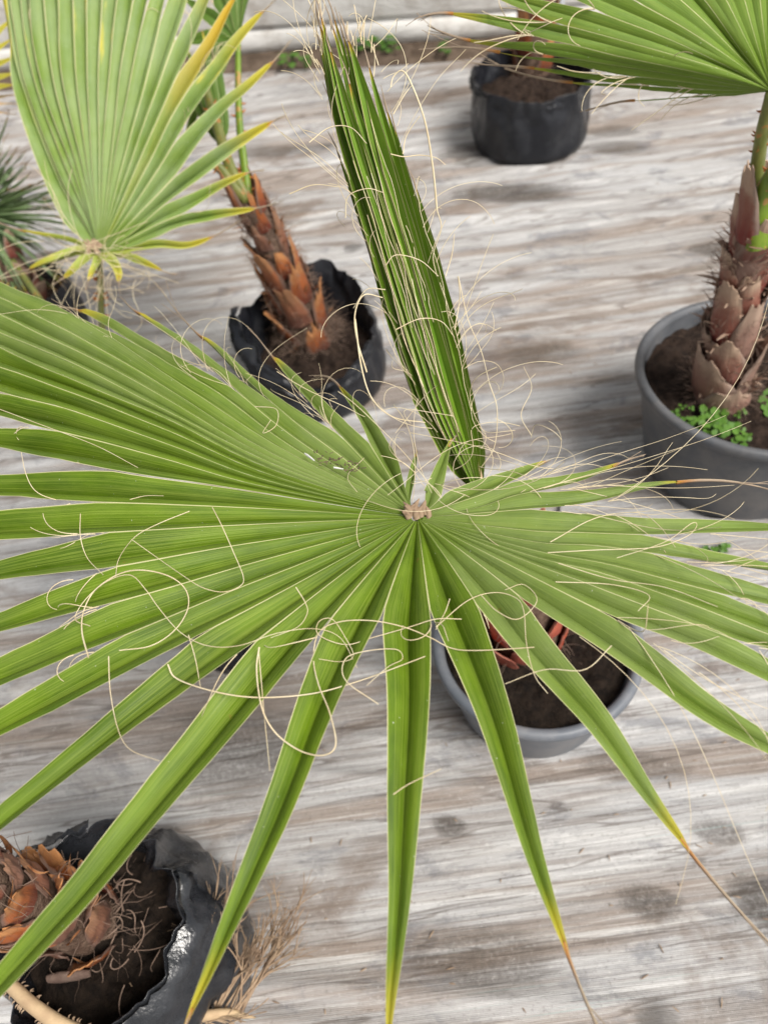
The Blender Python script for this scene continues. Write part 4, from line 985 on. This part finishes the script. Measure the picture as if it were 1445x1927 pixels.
# ---- palm at the left edge: narrow grey-green segments and a yellowed leaf ---------
cG = at(-90, 470, 0); cG.z = 0
palmG = empty('fan_palm', Vector((cG.x, cG.y, 0)), 'grey-green palm with narrow drooping segments at the left edge', 'palm', 'potted fan palms')
topG, _ = trunk(palmG, [Vector((cG.x, cG.y, -.004)), Vector((cG.x, cG.y, .2)), Vector((cG.x, cG.y, .36))], [.08, .07, .05], 8, 9, BOOT_C, .1, .02, 30)
dG = 2.35
hubG = dp(-45, 410, dG)
stG = stalk('fan_leaf', [topG, topG.lerp(hubG, .5) + Vector((0, 0, .08)), hubG], (.014, .009), STALK_O, palmG, 6, 3)
rnd = random.Random(31)
sg = []
for k in range(90):
    a = math.radians(-88 + 170*k/89 + rnd.uniform(-3, 3)); L = rnd.uniform(100, 190)*(1.15 if abs(k-20) > 12 else .85)
    sg.append(Seg([hubG, dp(-45 + math.cos(a)*L*.5, 405 + math.sin(a)*L*.5, dG - rnd.uniform(0, .15)), dp(-45 + math.cos(a)*L, 412 + math.sin(a)*L, dG + rnd.uniform(-.25, .1))], .016, .02))
splG = fan(stG, sg, LEAF_G, up_A, .4, 14, seed=3)
dG2 = 2.0
hubG2 = dp(-120, 190, dG2)
stG2 = stalk('fan_leaf', [topG, topG.lerp(hubG2, .5) + Vector((0, 0, .05)), hubG2], (.014, .009), STALK_O, palmG, 6, 4)
sg = [Seg([hubG2, dp(-120 + .5*(x+120), 190 + .5*(y-190) - 6, dG2-.01), dp(x, y, dG2)], .028, .02) for x, y in ((30, 30), (28, 70), (32, 105), (34, 135), (30, 160))]
fan(stG2, sg, LEAF_Y, up_A, .35, 14, seed=3)
sg = [Seg([hubG2, dp(-50, 195 + .4*(y-190), dG2+.02), dp(x, y, dG2+.02)], .02, .03) for x, y in ((22, 180), (20, 195), (12, 215))]
m2 = fan(stG2, [Seg(s.pts, s.W, s.dry, mat=STALK_DRY) for s in sg], STALK_DRY, up_A, .3, 12, seed=4)
sg = []
hubG3 = dp(-30, 640, 2.15)
for k in range(9):
    a = math.radians(-95 + 60*k/8); sg.append(Seg([hubG3, dp(-30+math.cos(a)*50, 640+math.sin(a)*50, 2.13), dp(-30+math.cos(a)*110, 640+math.sin(a)*120, 2.15)], .013))
stG3 = stalk('fan_leaf', [topG, topG.lerp(hubG3, .5), hubG3], (.012, .008), STALK_O, palmG)
fan(stG3, sg, LEAF_E, up_A, .4, 12, seed=9)

# ---- stump in the lower left bag ------------------------------------------------
palmF = empty('palm_stump', Vector((cF.x, cF.y, .19)), 'chunky palm trunk with orange cut leaf bases in the lower left bag', 'palm', 'potted fan palms')
topF, _ = trunk(palmF, [at(182, 1742, .18), at(110, 1722, .28), at(20, 1690, .42), at(-60, 1650, .54)], [.050, .044, .040, .036], 24, 8, BOOT_C, .075, .018, 25, .0, 1.0, .75, .25, 60)
stF = stalk('leaf_stalk', [topF, topF + Vector((-.1, .05, .2)), topF + Vector((-.3, .1, .35))], (.016, .01), STALK, palmF, 8, 2)
mb = MB(); rnd = random.Random(12)
for k in range(40):
    c = at(rnd.gauss(235, 40), rnd.gauss(1735, 65), .20 + rnd.uniform(0, .02))
    if (Vector((c.x, c.y, 0)) - cF).length > .115: continue
    a = rnd.uniform(0, 6.28); d = Vector((math.cos(a), math.sin(a), rnd.uniform(-.1, .35)))
    mb.tube(curl_path(c, d, rnd.uniform(.03, .08), rnd, 2.6, 9, .3), rnd.uniform(.0004, .0011), 5)
mb.build('root_litter', FIBRE_GREY, kind='stuff', label='dry roots and litter on the soil of the lower left bag', category='roots')
mb = MB(); c0, c1 = at(92, 1842, .212), at(170, 1832, .214)
mb.tube([c0, c0.lerp(c1, .3), c0.lerp(c1, .7), c1], [.009, .012, .011, .007], 7, True, flat=.6)
mb.build('bark_chip', simple('bark_brown', (.12, .075, .06), (.20, .14, .11), 40, .9, .8, .004), label='flat brown chip of bark on the soil of the lower left bag', category='bark')

# ---- dead fronds lying by the bag ------------------------------------------------
deadP = stalk('dead_leaf_stalk', [at(-60, 1795, .36), at(10, 1845, .38), at(70, 1898, .38), at(150, 1945, .36), at(300, 1990, .33)], (.010, .014), STALK_DRY, None, 60, 5, FIBRE_DRY, .0042)
deadP['label'] = 'curved tan dead leaf stalk with small thorns at the bottom left corner'; deadP['category'] = 'dead stalk'
frd = empty('dead_frond', at(380, 1930, .0), 'frayed dry brown frond at the bottom edge beside the lower left bag', 'dead frond')
mb = MB(); rnd = random.Random(44)
mb.tube(catmull([at(225, 1945, .14), at(330, 1920, .15), at(420, 1908, .14), at(480, 1915, .1)], 14), [.012]*10 + [.010, .007, .004, .002], 9, True, flat=.6)
mb.build('stem', STALK_DRY, frd)
mb = MB()
def branch(p, d, L, lv):
    q = curl_path(p, d, L, rnd, .5, 6); mb.tube(q, [(.0021 - .0005*lv)*(1-.1*j) for j in range(7)], 4)
    if lv < 3:
        for k in range(3 if lv == 0 else 2):
            j = rnd.randrange(2, 6); branch(q[j], (q[j]-q[j-1]).normalized() + Vector((rnd.uniform(-.6, .6), rnd.uniform(-.5, .5), rnd.uniform(-.3, .5)))*.8, L*rnd.uniform(.45, .7), lv+1)
for k in range(24):
    x = rnd.uniform(350, 480); p = at(x, 1905 + rnd.uniform(-6, 8), .13)
    d = at(x + rnd.uniform(-10, 90), 1790, .17) - p; branch(p, d.normalized(), rnd.uniform(.08, .13), 0)
for k in range(40):
    x = rnd.uniform(250, 440); p = at(x, 1918 + rnd.uniform(-6, 10), .145); mb.tube(curl_path(p, _R*rnd.uniform(-.2, 1) + _U*rnd.uniform(-.1, .5), rnd.uniform(.03, .07), rnd, 1.2, 8), .0008, 4)
mb.build('frayed_fibres', FIBRE_DRY, frd, kind='stuff')

# ------------------------------------------------------------------ litter on the ground cover
mb = MB(); rnd = random.Random(66)
for k in range(150):
    x, y = rnd.uniform(430, 1440), rnd.uniform(1200, 1920)
    if k > 70: x, y = rnd.uniform(520, 1440), rnd.uniform(150, 900)
    c = at(x, y, 0); c.z = ground_h(c.x, c.y) + .002; a = rnd.uniform(0, 6.28); L = rnd.uniform(.004, .016)
    d = Vector((math.cos(a), math.sin(a), .05)); mb.tube([c, c + d*L*.5 + Vector((0, 0, .002)), c + d*L], [.0006, .0012, .0004], 4)
mb.build('straw_litter', FIBRE_DRY, kind='stuff', label='bits of straw scattered over the ground cover', category='litter')
